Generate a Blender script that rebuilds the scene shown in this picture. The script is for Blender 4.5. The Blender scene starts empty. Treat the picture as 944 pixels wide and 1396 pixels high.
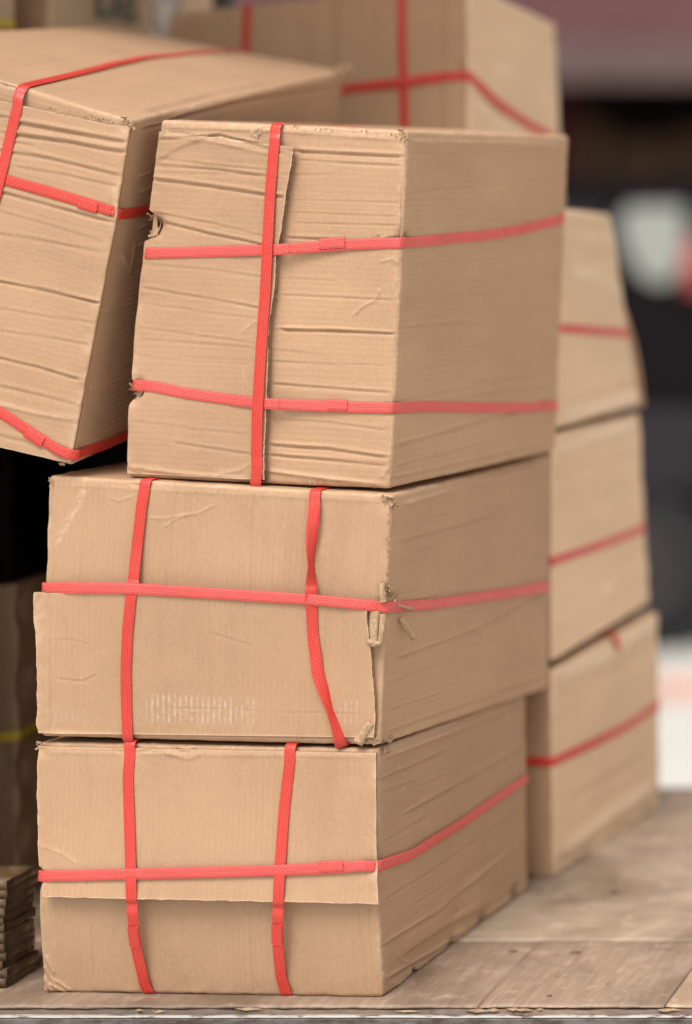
import bpy, math, random
import numpy as np
from mathutils import Vector, Matrix

random.seed(7)
rng = np.random.default_rng(7)
S = bpy.context.scene
COL = S.collection
R = math.radians

# ------------------------------------------------------------------ camera, light, exposure
F_PX, PPX, PPY, CAM_Z = 3300.0, 1750.0, 240.0, 1.015      # lens in photo pixels, principal point, height over the bed
cam = bpy.data.cameras.new('camera')
cam.sensor_fit = 'VERTICAL'
cam.sensor_height = 36.0
cam.sensor_width = 36.0
cam.lens = F_PX * 36.0 / 1396.0
cam.shift_x = -(PPX - 472.0) / 1396.0
cam.shift_y = -(698.0 - PPY) / 1396.0
cam.clip_start, cam.clip_end = 0.05, 400.0
cam.dof.use_dof = True
cam.dof.focus_distance = 2.985
cam.dof.aperture_fstop = 1.15
camo = bpy.data.objects.new('camera', cam)
camo.location = (0, 0, CAM_Z)
camo.rotation_euler = (R(90), 0, 0)
COL.objects.link(camo)
S.camera = camo

SUN_DIR = Vector((-0.10, -0.54, 0.92)).normalized()         # towards the sun: soft daylight from the front left
w = bpy.data.worlds.new('World'); S.world = w
w.use_nodes = True
nt = w.node_tree
bg = nt.nodes['Background']
sky = nt.nodes.new('ShaderNodeTexSky')
sky.sky_type = 'NISHITA'
sky.sun_disc = False
sky.sun_elevation = math.asin(SUN_DIR.z)
sky.sun_rotation = math.atan2(SUN_DIR.x, SUN_DIR.y)
sky.air_density = 1.0; sky.dust_density = 3.0; sky.ozone_density = 1.0
hs = nt.nodes.new('ShaderNodeHueSaturation')
hs.inputs['Saturation'].default_value = 0.03                 # an overcast sky is nearly grey
nt.links.new(sky.outputs[0], hs.inputs['Color'])
nt.links.new(hs.outputs[0], bg.inputs['Color'])
bg.inputs['Strength'].default_value = 0.14
sl = bpy.data.lights.new('sun', 'SUN')
sl.energy = 1.5
sl.angle = R(24)
sl.color = (1.0, 0.94, 0.87)
slo = bpy.data.objects.new('sun', sl)
slo.rotation_euler = SUN_DIR.to_track_quat('Z', 'Y').to_euler()
COL.objects.link(slo)
S.view_settings.view_transform = 'Standard'
S.view_settings.look = 'None'
S.view_settings.gamma = 1.0
S.view_settings.use_curve_mapping = False
S.view_settings.exposure = 0.64
S.cycles.use_denoising = True
S.cycles.max_bounces = 8
S.cycles.diffuse_bounces = 5

# ------------------------------------------------------------------ small helpers
def P(u, v, Y):
    """point seen at photo pixel (u, v) at depth Y in front of the camera"""
    return np.array([(u - PPX) / F_PX * Y, Y, CAM_Z - (v - PPY) / F_PX * Y])

_perm = rng.permutation(256)
_perm = np.concatenate([_perm, _perm, _perm])
_grad = rng.normal(size=(256, 3)); _grad /= np.linalg.norm(_grad, axis=1)[:, None]
def noise3(p):
    p = np.asarray(p, float)
    i = np.floor(p).astype(int); f = p - i
    uu = f * f * f * (f * (f * 6 - 15) + 10)
    i = i & 255
    out = np.zeros(p.shape[:-1])
    for dx in (0, 1):
        for dy in (0, 1):
            for dz in (0, 1):
                h = _perm[_perm[_perm[i[..., 0] + dx] + i[..., 1] + dy] + i[..., 2] + dz]
                g = _grad[h]
                d = f - np.array([dx, dy, dz])
                wgt = (uu[..., 0] if dx else 1 - uu[..., 0]) * (uu[..., 1] if dy else 1 - uu[..., 1]) * (uu[..., 2] if dz else 1 - uu[..., 2])
                out += wgt * (g * d).sum(-1)
    return out
def fbm(p, octv=3):
    p = np.asarray(p, float); o = np.zeros(p.shape[:-1]); a = 1.0
    for k in range(octv):
        o += a * noise3(p + 17.3 * k); p = p * 2.03; a *= 0.5
    return o

def make_obj(name, V, F, mat, parent=None, smooth=True, uv=None, midx=None, attrs=None):
    """V (n,3), F list of quads (m,4) array or list of faces; uv per vertex (n,2)"""
    me = bpy.data.meshes.new(name)
    V = np.asarray(V, float)
    if isinstance(F, np.ndarray):
        me.vertices.add(len(V)); me.vertices.foreach_set('co', V.ravel())
        n, k = F.shape
        me.loops.add(n * k); me.loops.foreach_set('vertex_index', F.ravel().astype(np.int32))
        me.polygons.add(n)
        me.polygons.foreach_set('loop_start', np.arange(0, n * k, k, dtype=np.int32))
        me.update(calc_edges=True)
    else:
        me.from_pydata([tuple(v) for v in V], [], [list(map(int, f)) for f in F])
    me.validate()
    if uv is not None:
        l = me.uv_layers.new(name='UVMap')
        li = np.zeros(len(me.loops), np.int32); me.loops.foreach_get('vertex_index', li)
        l.data.foreach_set('uv', np.asarray(uv, np.float32)[li].ravel())
    for an, av in (attrs or {}).items():
        a = me.attributes.new(an, 'FLOAT', 'POINT')
        a.data.foreach_set('value', np.asarray(av, np.float32))
    mats = mat if isinstance(mat, (list, tuple)) else [mat]
    for m in mats: me.materials.append(m)
    if midx is not None: me.polygons.foreach_set('material_index', np.asarray(midx, np.int32))
    if smooth: me.polygons.foreach_set('use_smooth', np.ones(len(me.polygons), bool))
    me.update()
    o = bpy.data.objects.new(name, me); COL.objects.link(o)
    if parent is not None: o.parent = parent
    return o

def thing(name, label, cat, group=None, loc=(0, 0, 0)):
    o = bpy.data.objects.new(name, None); COL.objects.link(o)
    o.location = loc; o['label'] = label; o['category'] = cat
    o.empty_display_size = 0.1
    if group: o['group'] = group
    return o
def tag(o, label, cat, group=None):
    o['label'] = label; o['category'] = cat
    if group: o['group'] = group
    return o

class MB:
    """collects simple shapes into one mesh"""
    def __init__(s): s.V = []; s.F = []
    def add(s, V, F):
        b = len(s.V); s.V += [tuple(v) for v in V]; s.F += [[i + b for i in f] for f in F]; return s
    def box(s, c, d, bev=0.0, rot=None):
        x, y, z = d[0] / 2, d[1] / 2, d[2] / 2
        b = min(bev, x * .9, y * .9, z * .9)
        if b <= 0:
            V = [(i * x, j * y, k * z) for k in (-1, 1) for j in (-1, 1) for i in (-1, 1)]
            F = [(0, 2, 3, 1), (4, 5, 7, 6), (0, 1, 5, 4), (2, 6, 7, 3), (0, 4, 6, 2), (1, 3, 7, 5)]
        else:
            V = []; idx = {}
            for i in (-1, 1):
                for j in (-1, 1):
                    for k in (-1, 1):
                        for ax in range(3):
                            q = [i * (x - b), j * (y - b), k * (z - b)]
                            q[ax] = (i * x, j * y, k * z)[ax]
                            idx[(i, j, k, ax)] = len(V); V.append(tuple(q))
            F = []
            for ax in range(3):
                o1, o2 = [a for a in range(3) if a != ax]
                for sgn in (-1, 1):
                    f = []
                    for p, q in ((-1, -1), (1, -1), (1, 1), (-1, 1)):
                        t = [0, 0, 0]; t[ax] = sgn; t[o1] = p; t[o2] = q
                        f.append(idx[(t[0], t[1], t[2], ax)])
                    F.append(f)
            for ax in range(3):
                o1, o2 = [a for a in range(3) if a != ax]
                for p in (-1, 1):
                    for q in (-1, 1):
                        f = []
                        for e, a2 in ((-1, o1), (-1, o2), (1, o2), (1, o1)):
                            t = [0, 0, 0]; t[ax] = e; t[o1] = p; t[o2] = q
                            f.append(idx[(t[0], t[1], t[2], a2)])
                        F.append(f)
            for i in (-1, 1):
                for j in (-1, 1):
                    for k in (-1, 1): F.append([idx[(i, j, k, a)] for a in range(3)])
        V = [Vector(v) for v in V]
        if rot is not None: V = [rot @ v for v in V]
        return s.add([v + Vector(c) for v in V], F)
    def lathe(s, c, prof, n=32, axis='Y'):
        V = []; F = []
        for (r, h) in prof:
            for k in range(n):
                a = 2 * math.pi * k / n
                p = (r * math.cos(a), h, r * math.sin(a)) if axis == 'Y' else (r * math.cos(a), r * math.sin(a), h)
                V.append((c[0] + p[0], c[1] + p[1], c[2] + p[2]))
        for i in range(len(prof) - 1):
            for k in range(n):
                F.append((i * n + k, i * n + (k + 1) % n, (i + 1) * n + (k + 1) % n, (i + 1) * n + k))
        return s.add(V, F)
    def prism(s, poly, y0, y1):
        n = len(poly)
        V = [(x, y0, z) for x, z in poly] + [(x, y1, z) for x, z in poly]
        F = [list(range(n)), list(range(2 * n - 1, n - 1, -1))] + [[i, i + n, (i + 1) % n + n, (i + 1) % n] for i in range(n)]
        return s.add(V, F)
    def build(s, name, mat, parent=None, smooth=False):
        o = make_obj(name, s.V, s.F, mat, parent, smooth)
        import bmesh
        bm = bmesh.new(); bm.from_mesh(o.data); bmesh.ops.recalc_face_normals(bm, faces=bm.faces); bm.to_mesh(o.data); bm.free()
        return o

# ------------------------------------------------------------------ materials
def mat_new(name):
    m = bpy.data.materials.new(name); m.use_nodes = True
    n = m.node_tree.nodes; l = m.node_tree.links
    return m, n, l, n['Principled BSDF']
def math_node(n, l, op, a, b=None, clamp=False):
    q = n.new('ShaderNodeMath'); q.operation = op; q.use_clamp = clamp
    for i, x in enumerate((a, b)):
        if x is None: continue
        if isinstance(x, (int, float)): q.inputs[i].default_value = x
        else: l.new(x, q.inputs[i])
    return q.outputs[0]
def mix_rgb(n, l, fac, a, b, mode='MIX'):
    q = n.new('ShaderNodeMix'); q.data_type = 'RGBA'; q.blend_type = mode
    for s_, x in ((q.inputs[0], fac), (q.inputs[6], a), (q.inputs[7], b)):
        if isinstance(x, (int, float)): s_.default_value = x
        elif isinstance(x, tuple): s_.default_value = (*x, 1.0) if len(x) == 3 else x
        else: l.new(x, s_)
    return q.outputs[2]
def tex_noise(n, l, vec, scale, detail=3, rough=0.5, dist=0.0):
    q = n.new('ShaderNodeTexNoise'); q.inputs['Scale'].default_value = scale
    q.inputs['Detail'].default_value = detail; q.inputs['Roughness'].default_value = rough
    q.inputs['Distortion'].default_value = dist
    if vec is not None: l.new(vec, q.inputs['Vector'])
    return q.outputs['Fac']
def ramp(n, l, fac, p0, p1, c0=(0, 0, 0), c1=(1, 1, 1)):
    q = n.new('ShaderNodeValToRGB'); e = q.color_ramp.elements
    e[0].position, e[0].color = p0, (*c0, 1); e[1].position, e[1].color = p1, (*c1, 1)
    l.new(fac, q.inputs[0]); return q.outputs[0]
def scaled(n, l, vec, sc):
    q = n.new('ShaderNodeMapping'); q.inputs['Scale'].default_value = sc
    l.new(vec, q.inputs['Vector']); return q.outputs[0]

def cardboard(name, horiz, base=(0.420, 0.255, 0.149), lightc=(0.66, 0.47, 0.32)):
    m, n, l, b = mat_new(name)
    tc = n.new('ShaderNodeTexCoord'); uv = tc.outputs['UV']; ob = tc.outputs['Object']
    big = tex_noise(n, l, ob, 7, 4, 0.55)
    fine = tex_noise(n, l, ob, 330, 3, 0.65)
    fib = tex_noise(n, l, scaled(n, l, uv, (90, 900, 1) if horiz else (900, 90, 1)), 1.0, 3, 0.6)
    info = n.new('ShaderNodeObjectInfo')
    c = mix_rgb(n, l, ramp(n, l, big, 0.3, 0.7), tuple(x * 0.90 for x in base), tuple(x * 1.09 for x in base))
    c = mix_rgb(n, l, math_node(n, l, 'MULTIPLY', ramp(n, l, fine, 0.38, 0.66), 0.46), c, tuple(min(1, x * 1.28) for x in base))
    c = mix_rgb(n, l, math_node(n, l, 'MULTIPLY', ramp(n, l, fib, 0.42, 0.72), 0.20), c, tuple(x * 0.72 for x in base))
    spk = tex_noise(n, l, ob, 520, 1, 0.5)
    c = mix_rgb(n, l, math_node(n, l, 'MULTIPLY', ramp(n, l, spk, 0.70, 0.78), 0.35), c, tuple(x * 0.45 for x in base))
    # flute lines showing through the liner
    sep = n.new('ShaderNodeSeparateXYZ'); l.new(uv, sep.inputs[0])
    co = sep.outputs['Y'] if horiz else sep.outputs['X']
    wob = math_node(n, l, 'MULTIPLY', tex_noise(n, l, ob, 9, 2), 0.004)
    ph = math_node(n, l, 'MULTIPLY', math_node(n, l, 'ADD', co, wob), 2 * math.pi / 0.0072)
    fl = math_node(n, l, 'ADD', math_node(n, l, 'MULTIPLY', math_node(n, l, 'SINE', ph), 0.5), 0.5)
    c = mix_rgb(n, l, math_node(n, l, 'MULTIPLY', math_node(n, l, 'MULTIPLY', fl, ramp(n, l, tex_noise(n, l, ob, 13, 3, 0.6), 0.40, 0.62)), 0.15), c, tuple(x * 0.66 for x in base))
    # grime streaks of handling
    st = tex_noise(n, l, scaled(n, l, uv, (5, 34, 1) if horiz else (34, 5, 1)), 1.0, 4, 0.6)
    c = mix_rgb(n, l, math_node(n, l, 'MULTIPLY', ramp(n, l, st, 0.50, 0.76), 0.20), c, tuple(x * y for x, y in zip(base, (0.66, 0.60, 0.56))))
    # worn crests (attribute) and pale rubbed flute marks (attribute)
    wa = n.new('ShaderNodeAttribute'); wa.attribute_name = 'wear'
    wn = math_node(n, l, 'MULTIPLY', wa.outputs['Fac'], ramp(n, l, tex_noise(n, l, ob, 140, 4, 0.7), 0.35, 0.62), True)
    c = mix_rgb(n, l, wn, c, lightc)
    sa = n.new('ShaderNodeAttribute'); sa.attribute_name = 'scuff'
    sw = math_node(n, l, 'MULTIPLY', math_node(n, l, 'MULTIPLY', sa.outputs['Fac'], ramp(n, l, fl, 0.45, 0.9)), ramp(n, l, tex_noise(n, l, ob, 120, 3, 0.6), 0.35, 0.65), True)
    c = mix_rgb(n, l, math_node(n, l, 'MULTIPLY', sw, 0.55), c, (0.62, 0.54, 0.46))
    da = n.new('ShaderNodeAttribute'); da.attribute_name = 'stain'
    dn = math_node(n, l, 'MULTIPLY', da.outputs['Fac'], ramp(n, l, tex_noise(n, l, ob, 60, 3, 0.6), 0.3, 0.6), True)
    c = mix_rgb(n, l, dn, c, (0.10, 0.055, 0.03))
    v = n.new('ShaderNodeHueSaturation'); l.new(c, v.inputs['Color'])
    l.new(math_node(n, l, 'ADD', math_node(n, l, 'MULTIPLY', info.outputs['Random'], 0.16), 0.92), v.inputs['Value'])
    l.new(v.outputs[0], b.inputs['Base Color'])
    b.inputs['Roughness'].default_value = 0.62
    b.inputs['Specular IOR Level'].default_value = 0.28
    bh = math_node(n, l, 'ADD', math_node(n, l, 'MULTIPLY', fl, 0.45), math_node(n, l, 'ADD', math_node(n, l, 'MULTIPLY', fine, 0.5), math_node(n, l, 'MULTIPLY', fib, 0.35)))
    bp = n.new('ShaderNodeBump'); bp.inputs['Strength'].default_value = 0.32; bp.inputs['Distance'].default_value = 0.0006
    l.new(bh, bp.inputs['Height']); l.new(bp.outputs[0], b.inputs['Normal'])
    return m
CARD_V = cardboard('cardboard_upright_flutes', False)
CARD_H = cardboard('cardboard_level_flutes', True)
LIT_V = cardboard('lit_cardboard_upright_flutes', False, (0.65, 0.450, 0.285), (0.84, 0.72, 0.58))  # lit copies of the cardboard: stronger light put into the colour
LIT_H = cardboard('lit_cardboard_level_flutes', True, (0.65, 0.450, 0.285), (0.84, 0.72, 0.58))
def plain(name, col, rough=0.6, spec=0.3, metal=0.0, var=0.12, sc=20, bump=0.0):
    m, n, l, b = mat_new(name)
    tc = n.new('ShaderNodeTexCoord')
    f = tex_noise(n, l, tc.outputs['Object'], sc, 4, 0.6)
    c = mix_rgb(n, l, ramp(n, l, f, 0.3, 0.7), tuple(x * (1 - var) for x in col), tuple(min(1, x * (1 + var)) for x in col))
    l.new(c, b.inputs['Base Color'])
    b.inputs['Roughness'].default_value = rough; b.inputs['Specular IOR Level'].default_value = spec; b.inputs['Metallic'].default_value = metal
    if bump:
        bp = n.new('ShaderNodeBump'); bp.inputs['Strength'].default_value = 0.5; bp.inputs['Distance'].default_value = bump
        l.new(f, bp.inputs['Height']); l.new(bp.outputs[0], b.inputs['Normal'])
    return m
CARD_TORN = plain('torn_cardboard', (0.40, 0.265, 0.16), 0.9, 0.1, 0, 0.3, 300, 0.0006)

def strap_mat(name, col):
    m, n, l, b = mat_new(name)
    tc = n.new('ShaderNodeTexCoord'); uv = tc.outputs['UV']
    br = n.new('ShaderNodeTexBrick'); l.new(uv, br.inputs['Vector'])
    br.inputs['Scale'].default_value = 1.0; br.inputs['Brick Width'].default_value = 0.0062; br.inputs['Row Height'].default_value = 0.00276
    br.inputs['Mortar Size'].default_value = 0.0006; br.inputs['Mortar Smooth'].default_value = 0.8
    br.offset = 0.5
    n1 = tex_noise(n, l, tc.outputs['Object'], 14, 3); n3 = tex_noise(n, l, tc.outputs['Object'], 38, 4, 0.7)
    n2 = tex_noise(n, l, scaled(n, l, uv, (40, 500, 1)), 1.0, 3)
    c = mix_rgb(n, l, ramp(n, l, n1, 0.3, 0.7), tuple(x * 0.93 for x in col), tuple(min(1, x * 1.06) for x in col))
    c = mix_rgb(n, l, math_node(n, l, 'MULTIPLY', ramp(n, l, n2, 0.45, 0.75), 0.25), c, tuple(min(1, x * 1.0 + 0.05) for x in col))
    c = mix_rgb(n, l, math_node(n, l, 'MULTIPLY', br.outputs['Fac'], 0.55), c, tuple(x * 0.52 for x in col))
    c = mix_rgb(n, l, math_node(n, l, 'MULTIPLY', ramp(n, l, n3, 0.52, 0.74), 0.22), c, tuple(x * 0.62 + 0.02 for x in col))
    l.new(c, b.inputs['Base Color'])
    l.new(ramp(n, l, n3, 0.3, 0.7, (0.24,) * 3, (0.46,) * 3), b.inputs['Roughness'])
    b.inputs['Roughness'].default_value = 0.36; b.inputs['Specular IOR Level'].default_value = 0.5
    bp = n.new('ShaderNodeBump'); bp.inputs['Strength'].default_value = 0.6; bp.inputs['Distance'].default_value = 0.0005
    bp.invert = True
    l.new(br.outputs['Fac'], bp.inputs['Height']); l.new(bp.outputs[0], b.inputs['Normal'])
    return m
STRAP = strap_mat('red_strap', (0.64, 0.046, 0.030))
STRAP_SHEEN = strap_mat('red_strap_sheen', (0.70, 0.088, 0.074))  # pinker red paints the sky sheen on the level straps
STRAP_Y = strap_mat('yellow_strap', (0.85, 0.62, 0.06))

# ------------------------------------------------------------------ cartons
STRAP_W = 0.0138
FACES = ('front', 'right', 'top', 'left', 'back', 'bottom')
NORM = {'front': (0, -1, 0), 'back': (0, 1, 0), 'left': (-1, 0, 0), 'right': (1, 0, 0), 'top': (0, 0, 1), 'bottom': (0, 0, -1)}

def homography(src, dst):
    A = []; B = []
    for (x, y), (X, Y) in zip(src, dst):
        A.append([x, y, 1, 0, 0, 0, -x * X, -y * X]); B.append(X)
        A.append([0, 0, 0, x, y, 1, -x * Y, -y * Y]); B.append(Y)
    h = np.linalg.solve(np.array(A, float), np.array(B, float))
    return np.append(h, 1).reshape(3, 3)

def seg_dist(pts, a, b):
    a = np.array(a); b = np.array(b); d = b - a; L2 = max(1e-12, d @ d)
    t = np.clip(((pts - a) @ d) / L2, 0, 1)
    q = pts - (a + t[:, None] * d)
    nrm = np.array([-d[1], d[0]]) / math.sqrt(L2)
    return np.hypot(q[:, 0], q[:, 1]), q @ nrm, t

class Carton:
    """A closed carton between 8 corners, with creases, dents, bulges and crushed edges as real relief.
    c: dict with TL, TR, BL, BR (front) and TRb, BRb (back of the right side), each a world point."""
    def __init__(s, name, label, c, cell=0.003, cat='carton', group=None, r=0.005, bulge=0.004, crush=0.0012,
                 seed=0, flutes='hhv', TLb=None, BLb=None):
        g = {k: np.array(v, float) for k, v in c.items()}
        g['TLb'] = np.array(TLb, float) if TLb is not None else g['TL'] + g['TRb'] - g['TR']
        g['BLb'] = np.array(BLb, float) if BLb is not None else g['BL'] + g['BRb'] - g['BR']
        s.g = g; s.seed = seed
        nl = np.linalg.norm
        s.W = (nl(g['TR'] - g['TL']) + nl(g['BR'] - g['BL'])) / 2
        s.H = (nl(g['TR'] - g['BR']) + nl(g['TL'] - g['BL'])) / 2
        s.D = (nl(g['TRb'] - g['TR']) + nl(g['BRb'] - g['BR'])) / 2
        s.dim = np.array([s.W, s.D, s.H])
        s.r, s.bulge, s.crush, s.cell = r, bulge, crush, cell
        s.root = thing(name, label, cat, group, tuple((g['BL'] + g['BR'] + g['BLb'] + g['BRb']) / 4))
        s.base = np.array(s.root.location)
        s.flaps = []; s.warp = None; s.creases = {f: [] for f in FACES}; s.dents = {f: [] for f in FACES}; s.scuffs = {f: [] for f in FACES}; s.stains = {f: [] for f in FACES}
        s.flutes = flutes
        px = lambda p: ((p[0] / p[1]) * F_PX + PPX, PPY - (p[2] - CAM_Z) / p[1] * F_PX)
        W, D, H = s.dim
        s.hom = {'front': homography([px(g[k]) for k in ('TL', 'TR', 'BR', 'BL')], [(0, H), (W, H), (W, 0), (0, 0)]),
                 'right': homography([px(g[k]) for k in ('TR', 'TRb', 'BRb', 'BR')], [(0, H), (D, H), (D, 0), (0, 0)])}
        try: s.hom['top'] = homography([px(g[k]) for k in ('TL', 'TR', 'TRb', 'TLb')], [(0, 0), (W, 0), (W, D), (0, D)])
        except Exception: pass
    # --- coordinates
    def st(s, face, u, v):
        q = s.hom[face] @ np.array([u, v, 1.0]); return q[:2] / q[2]
    def loc(s, face, st):
        a, b = st[..., 0], st[..., 1]; z = np.zeros_like(a); W, D, H = s.dim
        return {'front': lambda: np.stack([a, z, b], -1), 'back': lambda: np.stack([a, z + D, b], -1),
                'right': lambda: np.stack([z + W, a, b], -1), 'left': lambda: np.stack([z, a, b], -1),
                'top': lambda: np.stack([a, b, z + H], -1), 'bottom': lambda: np.stack([a, b, z], -1)}[face]()
    def face_st(s, face, p):
        return {'front': p[:, [0, 2]], 'back': p[:, [0, 2]], 'left': p[:, [1, 2]], 'right': p[:, [1, 2]], 'top': p[:, [0, 1]], 'bottom': p[:, [0, 1]]}[face]
    def world(s, p):
        if s.warp: p = s.warp(p)
        a, b, c = (p / s.dim).T[..., None] if p.ndim == 2 else None
        g = s.g
        lo = (1 - b) * ((1 - a) * g['BL'] + a * g['BR']) + b * ((1 - a) * g['BLb'] + a * g['BRb'])
        hi = (1 - b) * ((1 - a) * g['TL'] + a * g['TR']) + b * ((1 - a) * g['TLb'] + a * g['TRb'])
        return (1 - c) * lo + c * hi - s.base
    # --- relief
    def crease(s, face, pts, depth=0.002, width=0.003, kind='groove', px=True, wear=0.5):
        q = [s.st(face, *p) if px else np.array(p) for p in pts]
        f = 2.4 if s.cell > .0035 else 1.0
        if kind == 'groove': depth *= .78; width *= .52 * f
        elif kind == 'ridge': depth *= .85; width *= .70 * f
        s.creases[face].append((q, depth, width, kind, wear))
    def dent(s, face, uv, rad, depth, px=True):
        s.dents[face].append((s.st(face, *uv) if px else np.array(uv), rad, depth))
    def scuff(s, face, uv0, uv1, amt=1.0): s.scuffs[face].append((s.st(face, *uv0), s.st(face, *uv1), amt))
    def stain(s, face, uv, rad, amt=1.0): s.stains[face].append((s.st(face, *uv), rad, amt))  # real stains, and dark colour painted into holes for their shade
    def height(s, face, st):
        """relief (m, outwards), wear, scuff, stain at face coordinates"""
        st = np.asarray(st, float)
        W, D, H = s.dim
        L1, L2 = {'front': (W, H), 'back': (W, H), 'left': (D, H), 'right': (D, H), 'top': (W, D), 'bottom': (W, D)}[face]
        k = FACES.index(face) * 3.7 + s.seed * 11.1
        p3 = np.concatenate([st, np.full((len(st), 1), k)], 1)
        sx = np.clip(st[:, 0] / L1, 0, 1); sy = np.clip(st[:, 1] / L2, 0, 1)
        env = (np.sin(math.pi * sx) * np.sin(math.pi * sy)) ** 0.5
        h = s.bulge * env * (0.35 + 1.1 * noise3(p3 * 4.5) + 0.4 * noise3(p3 * 11))
        # long soft undulations across the flutes
        anis = np.array([3.0, 26.0, 1.0]) if s.flute(face) == 'h' else np.array([26.0, 3.0, 1.0])
        h += s.crush * 0.55 * noise3(p3 * anis + 5)
        e = np.minimum(np.minimum(st[:, 0], L1 - st[:, 0]), np.minimum(st[:, 1], L2 - st[:, 1]))
        near = np.exp(-np.maximum(e, 0) / 0.012)
        h += near * s.crush * (1.4 * noise3(p3 * 38) + 0.9 * noise3(p3 * 95))
        wear = near ** 2.2 * 0.55 * np.clip(0.5 + 1.6 * noise3(p3 * 22), 0, 1)
        wob = 0.0006 * noise3(p3 * 30) + 0.0004 * noise3(p3 * 120)
        for q, dep, wid, kind, wr in s.creases[face]:
            best = np.full(len(st), 9.0); sg = np.zeros(len(st)); tp = np.ones(len(st))
            n = len(q) - 1
            for i in range(n):
                d, sd, t = seg_dist(st, q[i], q[i + 1])
                m = d < best
                best[m] = d[m]; sg[m] = sd[m]
                tt = (i + t) / n
                tp[m] = np.clip(np.minimum(tt, 1 - tt)[m] * 18, 0.25, 1)
            amp = dep * tp * (0.9 + 0.75 * noise3(p3 * 17 + 3))
            bd = np.abs(best + wob * 0.5) ; sd = sg + wob
            if kind == 'groove':
                h += amp * (-np.exp(-(bd / wid) ** 1.5) + 0.55 * np.exp(-((sd - 2.0 * wid) / (1.2 * wid)) ** 2) * (best < 6 * wid))
            elif kind == 'ridge':
                h += amp * np.exp(-(bd / wid) ** 1.6)
                wear = np.maximum(wear, wr * np.exp(-(bd / (wid * 0.7)) ** 2) * np.clip(tp, 0, 1))
            elif kind == 'fold':      # a soft step: one side stands proud and fades away
                h += amp * np.exp(-bd / (wid * 6)) * np.tanh(sd / (wid * 0.5))
            elif kind == 'tear':      # scraped-off top paper
                jag = 0.5 + 0.9 * noise3(p3 * 150)
                mk = np.exp(-(bd / wid) ** 2) * np.clip(jag, 0, 1)
                h += amp * (mk * 1.1 - 0.7 * np.exp(-(bd / (wid * 0.5)) ** 2))
                wear = np.maximum(wear, wr * 1.4 * mk)
        for c, rad, dep in s.dents[face]:
            d = np.hypot(st[:, 0] - c[0], st[:, 1] - c[1]) / rad
            nf = 1.0 if rad < .03 else 0.0
            h -= dep * np.exp(-d ** 2) * (1 + nf * 0.9 * noise3(p3 * 70))
            h += nf * dep * 0.30 * noise3(p3 * 110) * np.exp(-(d / 1.3) ** 2)
        sc = np.zeros(len(st)); stn = np.zeros(len(st))
        for a, b, amt in s.scuffs[face]:
            lo = np.minimum(a, b); hi = np.maximum(a, b)
            fx = np.clip(np.minimum(st[:, 0] - lo[0], hi[0] - st[:, 0]) / 0.012, 0, 1); fy = np.clip(np.minimum(st[:, 1] - lo[1], hi[1] - st[:, 1]) / 0.007, 0, 1)
            sc = np.maximum(sc, amt * fx * fy)
        for c, rad, amt in s.stains[face]:
            d = np.hypot(st[:, 0] - c[0], st[:, 1] - c[1]) / rad
            stn = np.maximum(stn, amt * np.exp(-d ** 2))
        return h, np.clip(wear, 0, 1), sc, stn
    def flute(s, face):
        return {'front': s.flutes[0], 'back': s.flutes[0], 'right': s.flutes[1], 'left': s.flutes[1], 'top': s.flutes[2], 'bottom': s.flutes[2]}[face]
    def rounded(s, p):
        q = np.clip(p, s.r, s.dim - s.r); d = p - q
        ln = np.maximum(np.linalg.norm(d, axis=1), 1e-9)
        return q, d / ln[:, None]
    # --- meshes
    def body(s, fine=('front', 'right', 'top'), hidden_cell=0.02, mats=None):
        ar = np.random.default_rng(s.seed * 7 + 3)
        for face in fine:                 # faint folds along the flutes
            L1, L2 = {'front': (s.W, s.H), 'right': (s.D, s.H), 'top': (s.W, s.D)}[face]
            hz_ = s.flute(face) == 'h'
            for _ in range(6 if face == 'front' and s.seed in (3, 4) else 12):
                across, along = (L2, L1) if hz_ else (L1, L2)
                o_ = ar.uniform(.03, .97) * across; a_ = ar.uniform(-.1, .55) * along; b_ = min(along, a_ + ar.uniform(.25, .9) * along); a_ = max(0, a_); dr = ar.normal(0, .006)
                pts = [(a_, o_), ((a_ + b_) / 2, o_ + dr * .4), (b_, o_ + dr)]
                if not hz_: pts = [(y, x) for x, y in pts]
                s.crease(face, pts, ar.uniform(.0004, .0013), ar.uniform(.002, .004), 'groove', px=False)
        def ticks(L, k=1.0):
            n = max(6, int(L / (s.cell * k)))
            e = s.r * np.array([0.0, 0.25, 0.5, 0.75, 1.0, 1.4])
            inner = np.linspace(s.r * 1.8, L - s.r * 1.8, n)
            return np.concatenate([e, inner, (L - e)[::-1]])
        T = [ticks(s.dim[0]), ticks(s.dim[1], 1.9), ticks(s.dim[2])]
        VV = []; FF = []; UV = []; AT = [[], [], []]; MI = []; base = 0
        for face in FACES:
            ax = {'front': 1, 'back': 1, 'left': 0, 'right': 0, 'top': 2, 'bottom': 2}[face]
            o1, o2 = [a for a in range(3) if a != ax]
            t1, t2 = T[o1], T[o2]
            if face not in fine:
                k = max(1, int(hidden_cell / s.cell))
                pick = lambda t: t[np.unique(np.concatenate([np.arange(0, 6), np.arange(6, len(t) - 6, k), np.arange(len(t) - 6, len(t))]))]
                t1, t2 = pick(t1), pick(t2)
            A, B = np.meshgrid(t1, t2, indexing='ij')
            p = np.zeros((A.size, 3)); p[:, o1] = A.ravel(); p[:, o2] = B.ravel()
            p[:, ax] = s.dim[ax] if sum(NORM[face]) > 0 else 0.0
            q, nrm = s.rounded(p)
            h = np.zeros(len(p)); wr = np.zeros(len(p)); sc = np.zeros(len(p)); sn = np.zeros(len(p))
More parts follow.
